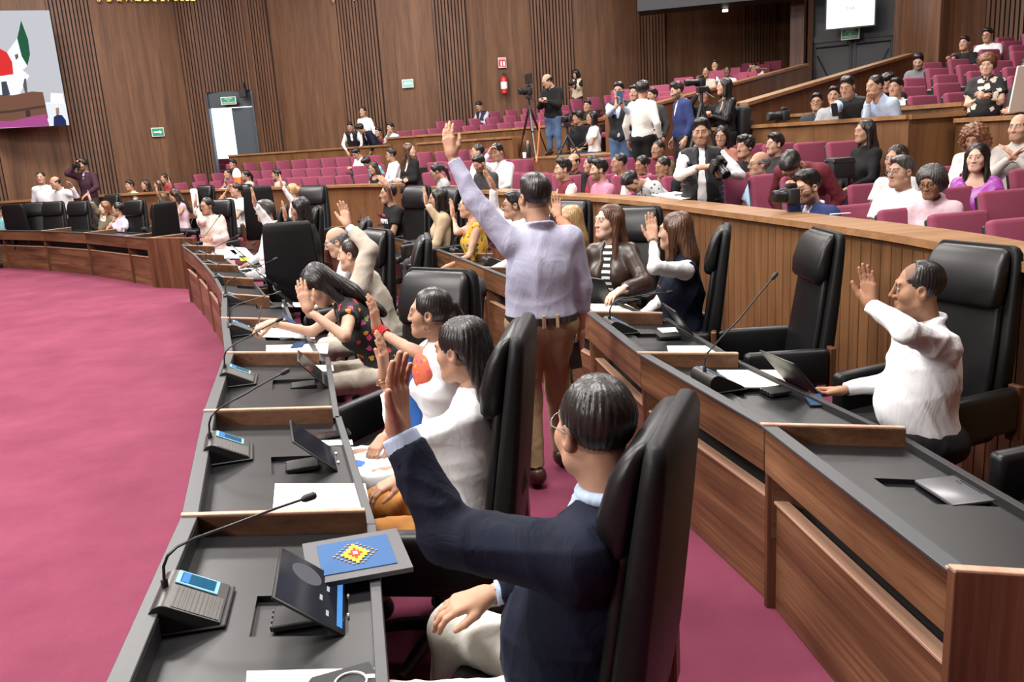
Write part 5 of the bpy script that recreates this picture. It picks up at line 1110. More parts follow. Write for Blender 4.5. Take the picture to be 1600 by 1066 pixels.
J7 = stand('standing man in pale lavender shirt and khaki trousers raising arm', 836, 309, 4.46, 98, 0, hyaw=112, pitch=2, lean=(-.02, .03), hair='short', skin='tan', fat=1.16, legs='walk', glasses='black',
    arms=(dict(k='at', p=atY(909, 528, 4.50), pole=(.9, -.5, 0), fd=(.02, .10, -1), pn=(-1, .2, 0), hand='grip'), dict(k='at', p=atY(703, 240, 4.44), pole=(-.3, -.5, -.8), fd=(-.12, .1, 1), pn=(.55, .8, 0), hand='edge')), top=sh(LAV, hem=-.03, wr=.0085, fr=11, cuff=.93, cell=.0105), bottom=tr_(KHAKI), shoes=(.05, .022, .014), cell=.0115)
belt(J7, BELTM, off=.03, fat=1.16)
for k in (-.5, -.1, .35):
    p = J7['P']+J7['tu']*.03-J7['tf']*.135*1.16*math.cos(k)+J7['tr']*.17*math.sin(k); MB().box(-.008, .008, -.012, .012, -.032, .032).build('belt_loop', KHAKI, J7['root'], loc=tuple(p-J7['R']), rot=(0, 0, D(98)-PI/2-k))
J8 = seated('woman in brown leather jacket over a striped top', 950, 347, 6.0, 240, sex='f', hyaw=208, pitch=-4, floor=0, hair='long', hcol='brown', skin='fair', lips=(.34, .08, .09),
    arms=(dict(k='at', p=atY(905, 392, 6.4), pole=(-.2, .5, -.8), fd=(-1, .3, .2), pn=(0, 0, -1)), dict(k='at', p=atY(972, 452, 5.55), pole=(.8, 0, -.5), fd=(-.6, -.5, -.2), pn=(0, 0, -1), hand='relax')), under=sh(STRIPE, neck='none', k='striped_top'), top=jk(BROWNL, neck='open', gap=.19, wr=.006), bottom=tr_(BLACK), cell=.0125)
J9 = seated('woman in navy waistcoat and white blouse with her hand up', 1054, 362, 5.35, 178, sex='f', hyaw=150, pitch=0, floor=0, hair='long', hcol='brown', skin='light', fat=1.08,
    arms=('lap', dict(k='at', p=atY(1021, 378, 5.22), pole=(.55, -.5, -.8), fd=(-.05, .1, 1), pn=(-.5, -.85, 0), hand='flat')), under=sh(WHT, wr=.01), top=vs(NAVY, neck='vee', hem=.14, vee=.2), bottom=tr_(BLACK), cell=.0125)
band(J9, 1, 'wristwatch', STEEL, off=.006, r=.028, th=.006)
mb = MB()
for a in (.06, .13):
    for z in (.16, .28, .38): p = J9['N']-J9['tu']*z+J9['tf']*(.165-.02*abs(z-.25)*4)+J9['tr']*(-a); mb.lathe([(.001, -.004), (.011, -.002), (.009, .004), (.001, .006)], 10, Matrix.Translation(p-J9['R']) @ Vector(J9['tf']).to_track_quat('Z', 'Y').to_matrix().to_4x4())
mb.build('waistcoat_buttons', GOLDM, J9['root'])
J10 = seated('man in white guayabera shirt raising his arm before his face', 1434, 452, 3.52, 178, sc=.95, hyaw=163, pitch=2, floor=0, hair='thin', skin='brown', fat=1.16,
    arms=(dict(k='at', p=atY(1318, 610, 3.75), pole=(.3, .3, -1), hand='relax'), dict(k='at', p=atY(1360, 476, 3.45), pole=(.75, -.7, -.55), fd=(-.10, .05, 1), pn=(-.7, -.4, 0), hand='flat')), top=sh(WHT, wr=.012, cuff=.97, hem=.16, cell=.0105), bottom=tr_(BLACK), cell=.0115)
mb = MB()
for s in (-.05, .05):
    for k in range(3): pass
J11 = stand('photographer in quilted black vest and white shirt holding a camera', 1096, 207, 8.5, 256, .20, hyaw=252, pitch=6, hair='quiff', skin='tan', fat=1.12, stubble=None, beard='stubble',
    arms=(dict(k='at', p=atY(1093, 262, 8.2), pole=(-.9, .2, -.8), fd=(.9, -.2, .1), pn=(0, .4, -1), hand='grip'), dict(k='at', p=atY(1138, 274, 8.2), pole=(.9, .2, -.6), fd=(-.9, -.3, .0), pn=(0, .3, 1), hand='grip')), under=sh(WHT, wr=.01), top=vs(BLKV, gap=.06, wr=.004), bottom=tr_(DJEAN), cell=.0135)
for z in np.arange(.12, .50, .052):       # quilting rolls of the vest
    for s in (-1, 1):
        c = J11['N']-J11['tu']*z; pts = [c+J11['tf']*(.15*math.cos(t)*1.12)+J11['tr']*s*(.185*math.sin(t))*1.06-J11['R'] for t in np.linspace(.55, 1.75, 9)]
        MB().tube(pts, [.008]+[.021]*7+[.008], 8).build('quilted_roll', BLKV, J11['root'], True)
# ---- the outer row, further along
P = lambda px, py, Y: atY(px, py, Y)
UPL = lambda px, py, Y, **k: dict(k='at', p=atY(px, py, Y), pole=k.get('pole', (.5, -.6, -.8)), fd=k.get('fd', (-.05, .05, 1)), pn=k.get('pn', (-.8, -.5, 0)), hand=k.get('hand', 'flat'))
seated('woman in yellow flowered sleeveless dress with raised hand', 732, 322, 8.6, 192, sex='f', hyaw=180, floor=0, hair='tail', skin='light', glasses='steel', arms=(UPL(708, 338, 8.7), 'lap'), top=sh(YFLOR, sleeve='none', neck='scoop', k='dress'), bottom=dict(k='skirt', m=YFLOR))
seated('woman in belted tan coat with dark bobbed hair and raised hand', 684, 311, 9.6, 188, sex='f', hyaw=183, floor=0, hair='bob', skin='light', arms=(UPL(666, 318, 9.5), 'lap'), top=jk(TANC, hem=.1), under=sh(WHT), bottom=tr_(DGREY))
JT = seated('man in black printed T-shirt with hand above his brow', 607, 303, 10.8, 208, hyaw=196, floor=0, hair='crop', skin='tan', arms=(dict(k='at', p=P(606, 290, 10.55), pole=(.9, -.2, .3), fd=(-.6, 0, .8), pn=(0, .5, -.5)), 'lap'), top=sh(BLACK, sleeve='short', neck='none', k='tshirt'), bottom=tr_(DJEAN))
seated('man hidden behind the standing man, white sleeve stretched up', 803, 321, 7.7, 185, hyaw=184, floor=0, hair='short', skin='tan', glasses='black', arms=(dict(k='at', p=P(771, 293, 7.9), pole=(.2, .2, -1), fd=(-.4, 0, .9), pn=(-.8, -.5, 0)), 'lap'), top=sh(WHT), bottom=tr_(DGREY))
J = seated('blonde woman half hidden, waving a hand with steel watch', 889, 345, 6.9, 175, sex='f', hyaw=150, floor=0, hair='long', hcol='blond', skin='light', arms=('lap', UPL(872, 340, 6.7, pn=(-.2, -.9, 0), hand='open')), top=sh(c_('orange', (.55, .2, .12)), k='blouse'), bottom=tr_(BLACK)); band(J, 1, 'wristwatch', STEEL, r=.028, th=.006)
seated('blonde woman in white with a red bracelet and lifted arm', 456, 299, 13.6, 190, sex='f', hyaw=170, floor=0, hair='bun', hcol='blond', skin='light', arms=(UPL(440, 290, 13.4), 'desk'), top=sh(WHT), bottom=tr_(BEIGE))
seated('man in white polo shirt holding hand before his chin', 369, 297, 14.7, 215, hyaw=205, floor=0, hair='crop', skin='tan', arms=('face', 'desk'), top=sh(WHT, sleeve='short'), bottom=tr_(DGREY))
seated('woman in pale pink sleeveless top reaching one arm up', 273, 306, 16.2, 215, sex='f', hyaw=200, pitch=20, floor=0, hair='long', hcol='dark', skin='tan', arms=(UPL(266, 291, 16), 'desk'), top=sh(PPINK, sleeve='none', neck='scoop', k='top'), bottom=tr_(DGREY))
seated('woman with brown hair beside the pale pink top, palm up', 254, 312, 16.8, 200, sex='f', hyaw=150, floor=0, hair='long', hcol='brown', skin='tan', arms=(UPL(246, 303, 16.6), 'desk'), top=sh(OLIVE), bottom=tr_(DGREY))
# ---- the inner row, further along
seated('grey-haired man in white robe-like shirt with glasses lifting his palm', 415, 330, 9.8, 188, hyaw=178, floor=0, hair='short', hcol='salt', skin='tan', glasses='black', fat=1.1, arms=(UPL(398, 318, 9.6), 'lap'), top=sh(WHT, hem=.2), bottom=tr_(WHT))
seated('dark-haired person mostly hidden behind the big turned chair', 468, 327, 9.3, 185, sex='f', hyaw=190, pitch=10, floor=0, hair='bob', skin='tan', arms=(UPL(446, 340, 9.1), 'desk'), top=sh(BLACK), bottom=tr_(DGREY))
seated('woman wrapped in a fringed pale pink shawl with glasses', 323, 322, 12.6, 292, sex='f', hyaw=240, pitch=5, floor=0, hair='bun', skin='tan', glasses='black', fat=1.08, arms=(UPL(305, 322, 12.4, fd=(.25, 0, 1)), 'cross'), top=jk(c_('shawl', (.62, .50, .44), var=.15), neck='vee', hem=.2, wr=.016), under=sh(WHT), bottom=dict(k='skirt', m=PPINK))
seated('woman in olive jacket with auburn hair, palm raised high', 163, 325, 15.8, 235, sex='f', hyaw=215, floor=0, hair='long', hcol='auburn', skin='fair', legs='back', arms=(UPL(141, 313, 15.6), 'chin'), top=jk(OLIVE), under=sh(WHT), bottom=tr_(DGREY))
seated('woman in lilac blouse and glasses with hand near her mouth', 184, 327, 15.3, 235, sex='f', hyaw=195, floor=0, hair='bun', skin='tan', glasses='black', legs='back', arms=('chin', 'desk'), top=sh(c_('lilac', (.58, .48, .60)), sleeve='short', k='blouse'), bottom=tr_(DGREY))
seated('person in teal shirt cut by the picture edge', -4, 330, 17.4, 265, floor=0, hair='short', skin='tan', arms=('desk', 'desk'), top=sh(TEAL, sleeve='short'), bottom=tr_(DGREY))
stand('man in white shirt standing upright behind the far desks', 64, 278, 18.8, 280, 0, hair='crop', skin='tan', arms=('down', 'down'), top=sh(WHT), bottom=tr_(DGREY))
stand('bald man in loose white shirt leaning and gesturing over the chairs', 86, 286, 18.0, 250, 0, lean=(.25, 0), sc=1.04, hyaw=235, pitch=15, hair='ring', skin='tan', fat=1.15, arms=('lean', dict(k='at', p=P(112, 292, 17.7), pole=(.6, 0, -.8), hand='relax')), top=sh(WHT), bottom=tr_(WHT))
J = stand('photographer in dark plum jacket taking a picture at the back wall', 129, 258, 20.3, 262, .1, hyaw=250, hair='shaggy', skin='tan', beard='full', arms=('face', 'lean'), top=jk(c_('plum', (.045, .018, .03))), under=sh(LBLUE), bottom=tr_(DGREY)); PH1 = J
# ---- low wall on the far side
for lab, px, py, Y, kw in [('man with short hair looking over the far low wall', 203, 290, 21.0, dict(hair='short', arms=('lean', 'lean'), top=sh(BEIGE))), ('woman with loose dark hair at the far low wall', 227, 289, 21.2, dict(sex='f', hair='long', hcol='dark', top=sh(BLACK))),
        ('woman in profile with brown hair at the far low wall', 247, 289, 21.4, dict(sex='f', hair='long', hcol='brown', hyaw=200, top=sh(OLIVE))), ('woman in red top seated higher at the far low wall', 257, 279, 22.0, dict(sex='f', hair='tail', top=sh(REDT))),
        ('man in blue denim shirt leaning his head before the bright door', 356, 272, 21.6, dict(hair='crop', arms=('chin', 'lap'), top=sh(JEANS, sleeve='short'))), ('man in dark cap-like hair close to the bright door', 364, 257, 23.0, dict(hair='short', top=sh(DGREY))),
        ('young woman with tied black hair behind the far low wall', 384, 274, 20.8, dict(sex='f', hair='tail', hyaw=200, top=sh(BEIGE))), ('young man in profile between burgundy seats', 432, 273, 20.2, dict(hair='short', hyaw=185, top=sh(BEIGE)))]:
    kw.setdefault('arms', ('lap', 'lap')); seated(lab, px, py, Y, 230, skin='tan', bottom=tr_(DGREY), hide_legs=True, **kw)
# ---- public seats, far middle
def crowd(lab, px, py, Y, face, **kw):
    kw.setdefault('arms', ('lap', 'lap')); kw.setdefault('skin', 'tan'); kw.setdefault('bottom', tr_(DGREY)); kw.setdefault('hair', 'short'); return seated(lab, px, py, Y, face, hide_legs=True, **kw)
crowd('man in light blue polo resting chin on fist by the upper wall', 610, 200, 22.2, 230, arms=('chin', 'lap'), top=sh(LBLUE, sleeve='short'))
stand('man in white shirt standing behind two men sharing a phone', 567, 175, 22.9, 240, 1.2, hair='crop', skin='tan', arms=('down', 'down'), top=sh(WHT), bottom=tr_(DGREY))
stand('man in black vest and white sleeves leaning at the far upper wall', 547, 198, 22.3, 265, 1.2, sc=.95, lean=(.45, 0), pitch=20, skin='tan', arms=('lean', 'lean'), under=sh(WHT), top=vs(BLKV), bottom=tr_(DGREY))
stand('man in dark navy jacket bending over a phone at the upper wall', 564, 201, 22.0, 215, 1.2, sc=.95, lean=(.75, 0), pitch=40, skin='tan', hair='shaggy', arms=('lean', 'lean'), top=jk(NAVY), under=sh(WHT), bottom=tr_(DGREY))
crowd('seated person whose head barely shows beside the leaning men', 591, 207, 22.6, 230, hair='short', top=sh(MAROON))
crowd('man in white shirt and jeans reading a phone among empty seats', 557, 240, 20.3, 225, pitch=35, arms=('phone', 'phone'), top=sh(WHT), bottom=tr_(JEANS))
crowd('man in aqua shirt with backpack bending forward in his seat', 574, 254, 19.0, 220, pitch=45, lean=(.6, 0), hair='shaggy', top=sh(c_('aqua', (.2, .5, .5))))
crowd('woman with long hair in black strap top by the step gangway', 583, 263, 17.8, 232, sex='f', hair='long', hcol='dark', pitch=10, top=sh(BLACK, sleeve='none', neck='scoop', k='top'))
crowd('man with glasses in white shirt behind the woman in black suit', 611, 242, 17.8, 205, glasses='black', hyaw=195, top=sh(WHT))
stand('woman in black suit with long brown hair standing at the gangway', 640, 235, 14.6, 225, .0, sex='f', hyaw=-8, pitch=0, hair='long', hcol='brown', skin='fair', lips=(.35, .06, .08), lean=(.10, 0), sc=.98, arms=('cross', 'cross'), under=sh(WHT), top=jk(BLACK), bottom=tr_(BLACK))
crowd('girl with glasses and ponytail reading near the partition end', 682, 268, 13.2, 200, sex='f', hair='tail', glasses='black', pitch=25, hyaw=185, top=sh(GREYT))
crowd('man in white shirt seated beside the man covering his face', 746, 238, 13.6, 215, hair='crop', hyaw=195, top=sh(WHT))
crowd('man in white shirt covering his mouth with one hand', 777, 238, 13.0, 230, pitch=12, arms=('face', 'lap'), top=sh(WHT), sc=1.03)
crowd('bearded man in charcoal shirt bowing his head', 749, 256, 12.4, 225, pitch=25, beard='full', lean=(.2, 0), top=sh(DGREY))
crowd('lone man in black vest with a phone high by the slats', 749, 166, 23.0, 230, pitch=25, arms=('phone', 'phone'), under=sh(LAV), top=vs(BLKV))
J12 = stand('bald man in black sweater and jeans standing on the platform', 855, 127, 15.9, 235, 1.52, hyaw=205, pitch=28, hair='ring', skin='light', glasses='steel', sc=.97, arms=('phone', dict(k='phone')), under=sh(WHT), top=sh(BLACK), bottom=tr_(JEANS))
J13 = stand('woman photographer with dark curls in cream vest at the wall', 899, 116, 23.2, 240, 2.03, sex='f', hair='curls', hcol='black', pitch=15, arms=('phone', 'phone'), under=sh(BLACK, sleeve='short'), top=vs(CREAMV, hem=.2), bottom=tr_(BLACK))
crowd('young man with curly fringe in black beside the tripod', 903, 184, 16.9, 235, hair='shaggy', hyaw=200, top=sh(BLACK))
crowd('young man in black seated behind the woman in white T-shirt', 918, 166, 18.2, 240, top=sh(BLACK))
crowd('woman in white T-shirt and jeans seated at the aisle', 924, 184, 16.3, 190, sex='f', hair='bob', hyaw=200, arms=('lap', 'lap'), top=sh(WHT, sleeve='short', neck='none', k='tshirt'), bottom=tr_(DJEAN))
J14 = stand('man in black vest and blue shirt filming with a phone', 967, 142, 12.6, 245, .90, hyaw=248, pitch=5, skin='tan', fat=1.05, arms=(dict(k='at', p=P(963, 166, 12.25), pole=(-.6, 0, -1), hand='grip', fd=(.3, .1, 1)), dict(k='at', p=P(973, 166, 12.25), pole=(.6, 0, -1), hand='grip', fd=(-.3, .1, 1))), under=sh(LBLUE), top=vs(BLKV, gap=.06), bottom=tr_(JEANS))
stand('man looking out behind the man filming with phone', 991, 146, 13.6, 240, .90, skin='tan', arms=('down', 'down'), top=sh(DGREY), bottom=tr_(DGREY))
stand('man in loose white shirt and black jeans turned away', 1004, 141, 12.3, 60, .90, hair='shaggy', skin='tan', arms=('down', 'down'), top=sh(WHT2, hem=.2), bottom=tr_(BLACK))
stand('man with moustache peering beside the white shirted back', 1019, 150, 14.0, 215, .90, skin='tan', beard='tash', arms=('down', 'down'), top=sh(DGREY), bottom=tr_(DGREY))
stand('bearded man in blue suit standing in profile', 1058, 142, 12.3, 190, .90, hyaw=188, pitch=15, hair='quiff', hcol='dark', beard='full', skin='light', arms=('down', 'down'), under=sh(WHT), top=jk(BLUESUIT, hem=.18), bottom=tr_(DGREY))
J15 = stand('woman in black leather jacket with black bobbed hair and backpack', 1131, 136, 11.6, 200, .90, sex='f', hyaw=185, hair='bob', skin='light', arms=('phone', 'phone'), top=jk(c_('black_shine', (.012, .012, .013), .3), hem=.1), bottom=tr_(BLACK))
stand('person in dark clothes partly hidden behind the tripod camera', 1099, 149, 12.8, 245, .90, hair='shaggy', skin='tan', sc=.96, arms=('face', 'down'), top=sh(BLACK), bottom=tr_(BLACK))
crowd('person in cream top behind the long lens camera', 1103, 113, 20.4, 245, hair='crop', skin='brown', top=sh(BEIGE))
crowd('man in white shirt seated highest by the plain wall', 1117, 102, 22.0, 245, arms=('lap', 'chin'), top=sh(WHT))
crowd('dark man in white top on the steep block', 1136, 112, 21.2, 240, skin='deep', hair='crop', top=sh(WHT))
crowd('person stretching both arms overhead on the steep block', 1178, 106, 22.6, 240, skin='tan', arms=(dict(k='at', p=atY(1174, 101, 22.1), pole=(-1, 0, .3), hand='fist'), dict(k='at', p=atY(1186, 106, 22.2), pole=(1, 0, .1), hand='fist')), top=sh(WHT, sleeve='short'))
# ---- public seats, middle
crowd('bearded man in maroon vest and white sleeves', 880, 265, 10.5, 195, hyaw=190, hair='quiff', skin='light', beard='stubble', under=sh(WHT), top=vs(MAROON, neck='shirt'))
crowd('balding man in black jacket behind the maroon vest', 896, 254, 12.0, 230, hair='ring', top=jk(BLACK), under=sh(BLACK))
crowd('woman with pulled back hair in red and dark top', 923, 257, 11.8, 200, sex='f', hair='bun', hyaw=185, top=sh(REDT))
crowd('bearded young man in pink shirt', 936, 266, 10.3, 200, hyaw=188, hair='quiff', beard='full', skin='light', top=sh(PINKS))
crowd('heavy man in light grey shirt', 967, 255, 11.0, 200, hyaw=195, hair='crop', skin='brown', fat=1.15, top=sh(WHT2))
crowd('girl in pink top with hand on her cheek and headphones', 1003, 258, 10.6, 215, sex='f', hair='bun', skin='brown', pitch=12, arms=('chin', 'lap'), top=sh(PINKS), sc=.94)
crowd('man in olive jacket over blue shirt', 1028, 234, 11.8, 220, hair='crop', skin='brown', under=sh(LBLUE), top=jk(OLIVE, neck='open'))
crowd('boy in black tracksuit with striped sleeves, hand at mouth', 1036, 261, 10.0, 205, pitch=12, hair='crop', skin='brown', arms=('chin', 'lap'), top=sh(BLACK), sc=.94)
crowd('person in checked top with head bowed down on arms', 988, 284, 9.6, 195, pitch=65, lean=(.75, .2), hair='short', top=sh(CHECK))
crowd('woman with dark hair leaning behind the quilted vest', 1127, 213, 10.9, 245, sex='f', hair='long', pitch=10, top=sh(c_('coral', (.5, .22, .16))))
crowd('man with moustache in black T-shirt', 1165, 230, 9.8, 220, hyaw=205, hair='shaggy', beard='tash', top=sh(BLACK, sleeve='short', neck='none', k='tshirt'))
crowd('older man in printed light blue shirt with glasses', 1186, 257, 8.6, 195, hyaw=186, hair='ring', hcol='grey', glasses='black', top=sh(PLBLUE, sleeve='short'))
crowd('young man with swept black hair beside empty seats', 1211, 226, 10.2, 205, hyaw=193, hair='quiff', skin='light', top=sh(DGREY))
stand('man in maroon sweater bending deep over the photographer', 1237, 258, 7.6, 232, .25, hyaw=228, pitch=66, lean=(1.5, 0), sc=1.08, hair='short', fat=1.12, skin='tan', arms=('lean', 'lean'), top=sh(MAROON, neck='none', k='sweater', wr=.008), bottom=tr_(DGREY))
J16 = crowd('man in navy suit and glasses aiming a camera over the partition', 1262, 293, 6.6, 205, hyaw=200, pitch=12, hair='quiff', knees=((.15, 1), (.05, 1)), glasses='black', beard='stubble', skin='light', arms=(dict(k='at', p=atY(1240, 308, 6.5), pole=(0, 0, -1), hand='grip'), 'cross'), under=sh(WHT), top=jk(BLUESUIT))
crowd('woman in black with long wavy hair holding a camera bag', 1350, 206, 9.1, 200, sex='f', hair='long', hyaw=192, arms=('lap', 'lap'), top=sh(BLACK), bottom=tr_(DJEAN))
stand('man in black vest leaning on the balcony holding a phone', 1324, 136, 10.3, 225, .90, hyaw=225, pitch=18, lean=(.60, 0), sc=1.0, skin='tan', arms=(dict(k='at', p=P(1303, 180, 9.9), pole=(-.5, 0, -.8), hand='grip', fd=(-.2, -.2, 1)), 'cross'), under=sh(LBLUE), top=vs(BLKV, neck='shirt'), bottom=tr_(DGREY))
stand('man in light blue shirt leaning on the balcony, hand at mouth', 1367, 135, 10.0, 205, .90, hyaw=200, pitch=6, lean=(.70, 0), sc=1.0, skin='tan', hair='crop', arms=('chin', 'cross'), top=sh(LBLUE), bottom=tr_(DGREY))
crowd('man with glasses whose face shows over the balcony desk', 1276, 160, 12.2, 245, glasses='black', top=sh(DGREY))
crowd('person in grey T-shirt behind the leaning black vest', 1303, 150, 11.9, 240, top=sh(GREYT, sleeve='short'))
crowd('dark-haired person in black seated behind the leaning pair', 1388, 129, 12.0, 230, hair='shaggy', top=sh(BLACK), pitch=25)
crowd('man in white shirt half hidden behind the light blue shirt', 1400, 137, 11.4, 225, hyaw=215, top=sh(WHT))
crowd('man in grey shirt looking down at a camera, upper seats', 1435, 96, 14.6, 235, pitch=25, hair='quiff', skin='light', beard='stubble', arms=('phone', 'phone'), top=sh(c_('mid_grey', (.17, .17, .175))))
crowd('man in black T-shirt with arm along the seat backs', 1507, 68, 15.6, 225, hyaw=215, skin='tan', arms=(dict(k='at', p=atY(1478, 92, 14.9), pole=(0, 0, -1), hand='relax'), 'lap'), top=sh(BLACK, sleeve='short', neck='none', k='tshirt'))
crowd('man in white shirt and dark glasses in the top row', 1543, 55, 15.8, 225, hyaw=215, pitch=10, hair='short', glasses='black', top=sh(WHT, sleeve='short'))
J17 = stand('woman in black dress with cream leaf print using her phone', 1542, 100, 9.35, 238, .90, sex='f', hyaw=235, pitch=14, hair='puffy', hcol='auburn', skin='fair', fat=1.15, lips=(.4, .08, .1), arms=('phone', 'phone'), top=sh(LEAFM, sleeve='short', neck='vee', k='dress', hem=.2), bottom=dict(k='skirt', m=LEAFM))
J18 = stand('woman in dark jacket clutching a folder at the picture edge', 1604, 111, 9.0, 225, .90, sex='f', hyaw=205, hair='bob', skin='light', arms=('cross', 'cross'), top=jk(DGREY), under=sh(BLACK), bottom=tr_(BLACK))
crowd('woman with auburn curls in ivory blouse looking down', 1522, 216, 8.1, 232, sex='f', hair='curls', hcol='auburn', pitch=22, skin='tan', top=sh(WHT2, k='blouse'), hyaw=225)
crowd('bald bearded man in pale grey shirt pressing hands together', 1592, 200, 7.9, 228, hyaw=215, hair='ring', beard='stubble', skin='light', fat=1.1, arms=('clasp', 'clasp'), top=sh(c_('pale_grey', (.52, .49, .45))))
crowd('woman in shiny purple blouse with long straight black hair', 1526, 247, 7.3, 232, sex='f', hair='long', hyaw=228, skin='fair', lips=(.4, .03, .05), top=sh(PURP, sleeve='cap', neck='scoop', k='blouse'))
crowd('grey-haired man in white guayabera and glasses watching', 1408, 269, 6.75, 215, hyaw=200, hair='short', hcol='salt', glasses='steel', fat=1.15, skin='tan', top=sh(WHT, sleeve='short'))
crowd('older woman in pink shirt peering over her glasses', 1455, 285, 6.35, 225, sex='f', hyaw=222, pitch=14, hair='puffy', hcol='salt', glasses='black', skin='brown', fat=1.1, lean=(.2, 0), top=sh(PPINK, k='blouse'))
crowd('woman in white print top behind the grey-haired man', 1399, 249, 7.6, 222, sex='f', hyaw=215, hair='bob', hcol='dark', skin='tan', lips=(.35, .06, .07), top=sh(CHECK, sleeve='short', k='blouse'))
q = JT['N']-JT['tu']*.16+JT['tf']*.142-JT['tr']*.02; mw = Matrix.Translation(q) @ Vector(JT['tf']).to_track_quat('Z', 'Y').to_matrix().to_4x4()
for tx, sz, dy, m_ in (('HEMPS', .082, 0, PAPER), ('JEFES', .036, .075, flat('print_pink', (.6, .1, .25), .6))):
    o = text(tx, sz, m_, None, (0, 0, 0), name='shirt_print', ex=.003); o.matrix_world = mw @ Matrix.Translation((0, dy, 0)); o.parent = JT['root']; o.matrix_parent_inverse = Matrix.Translation(JT['root'].location).inverted()
print('people triangles', NTRI[0])
# ------------------------------------------------------------------ leather chairs in their places
def chair_for(J, face, label, fwd=.06, side=0.0):
    a = D(face); f = A_(math.cos(a), math.sin(a), 0); p = J['P']+f*fwd+A_(f[1], -f[0], 0)*side; return chair(p[0], p[1], a-PI/2, label)
def chair_top(px, py, Y, face, label, z=0.0):
    a = D(face); p = atY(px, py, Y); return chair(p[0]+math.cos(a)*.31, p[1]+math.sin(a)*.31, a-PI/2, label, z=z)
chair_for(J1, 158, 'black leather chair of the man in navy blazer', .12, .02)
chair_for(J2, 172, 'black leather chair behind the long-haired woman in white blouse', .13)
chair_top(678, 412, 4.15, 236, 'black leather chair with wide headrest behind the folk dress woman')
chair_top(656, 369, 5.85, 186, 'empty black leather chair between the seated women and standing man')
chair_top(582, 353, 6.55, 214, 'black leather chair behind the man in beige jacket')
chair_top(447, 336, 7.9, 96, 'black leather chair turned with its broad back to the hall centre')
chair_top(566, 333, 7.7, 190, 'black leather chair whose headrest shows over the bald heads')
chair_top(491, 313, 9.9, 196, 'black leather chair of the hidden dark-haired person')
chair_top(438, 308, 10.6, 192, 'black leather chair of the grey-haired man in white robe-like shirt')
chair_top(343, 306, 13.2, 244, 'black leather chair behind the woman in fringed shawl')
chair_top(251, 305, 13.6, 148, 'black leather chair turned sideways at the gangway end panel')
chair_top(207, 306, 15.2, 250, 'black leather chair facing the hall beside the woman in lilac')
chair_top(119, 309, 16.4, 262, 'empty leather chair next to the olive jacket woman')
chair_top(80, 312, 16.9, 266, 'empty leather chair, middle of three before the gesturing bald man')
chair_top(51, 314, 17.2, 274, 'empty leather chair, outermost of three before the gesturing bald man')
chair_top(20, 316, 16.9, 84, 'black leather chair turned away beside the person in teal')
chair_top(171, 294, 18.9, 250, 'black leather chair alone near the far low wall')
# the outer row stands on a low step beyond the gangway
i0, i1 = param_of(C2, R2[4]), arclen(C2)[-1]-.3
st = strip_wall(offset(cut_curve(C2, i0+.6, i1), .56), 0, .14, 1.35).build('floor_step', CARPET); tag(st, kind='structure')
chair_top(318, 291, 16.4, 240, 'black leather chair with white jacket draped on it', .14)
chair_top(400, 282, 14.0, 108, 'black leather chair turned backwards in the outer row', .14)
chair_top(377, 291, 15.5, 236, 'black leather chair behind the man in white polo', .14)
chair_top(485, 276, 12.7, 252, 'empty black leather chair leaning back before the far partition', .14)
chair_top(647, 274, 10.5, 226, 'empty black leather chair beside the man in black T-shirt', .14)
chair_top(700, 291, 9.6, 216, 'black leather chair behind the woman in tan coat', .14)
chair_top(889, 303, 7.5, 220, 'black leather chair behind the blonde woman with steel watch', .06)
chair_top(990, 312, 6.75, 236, 'black leather chair of the woman in brown leather jacket', .03)
chair_for(J9, 164, 'black leather chair seen edge-on behind the navy waistcoat', .08)
chair_top(1278, 355, 4.75, 180, 'empty black leather chair by the boarded partition')
chair_top(1515, 405, 3.88, 202, 'black leather chair of the man in white guayabera')
chair(1.98, 2.62, D(196)-PI/2, 'black leather chair cut by the picture edge near the bare desk')
p = at(309, 318, 1.0); p = atY(303, 300, 16.25)
MB().box(-.08, .08, -.03, .03, -.45, .04, bev=.03).box(-.06, .10, -.05, .02, -.04, .06, bev=.03).build('draped_jacket', WHT, None, True, loc=tuple(p), rot=(0, 0, D(150)))
bpy.data.objects['draped_jacket']['label'] = 'white jacket hanging over the shoulder of a leather chair'; bpy.data.objects['draped_jacket']['category'] = 'jacket'
# ------------------------------------------------------------------ on the desks
def mwat(px, py, z, rz): return Matrix.Translation(at(px, py, z)) @ Matrix.Rotation(rz, 4, 'Z')
def bang(b): return math.atan2(b['d'][1], b['d'][0])
K1 = [(300, 958), (356, 712), (372, 597), (376, 521), (366, 473), (349, 442), (332, 418), (318, 402), (297, 389)]
W1 = ['on the nearest desk, mic arching over the blue folder', 'on the desk with the white sheet', 'before the folk dress woman', 'before the woman writing', 'before the beige jacket man', 'before the big turned chair', 'beside the lime folder', 'before the grey-haired man', 'at the far tip of the inner row']
NK = [(.37, .06, .02), (.30, .09, .06), (.29, .09, .05), (.32, .03, .08), (.42, .10, .2), (.38, .12, .2), (.36, .1, .1), (.3, .26, .0), (.25, .32, .4)]
for k, (x, y) in enumerate(K1):
    b = BAY1[min(k, len(BAY1)-1)]; console(mwat(x, y, .685, bang(b)), 'black microphone console '+W1[k], NK[k][:2], NK[k][2])
K2 = [(1120, 605, 'before the man in guayabera', (.34, .26, .0)), (968, 518, 'with hooped neck before the empty chair', (.36, .0, .0)), (718, 399, 'before the yellow dress woman', (.3, .22, 0)), (770, 414, 'half hidden by the standing man', (.3, .2, 0)), (645, 376, 'before the tan coat woman', (.3, .2, 0)), (570, 350, 'near the empty far chair', (.34, .18, 0))]
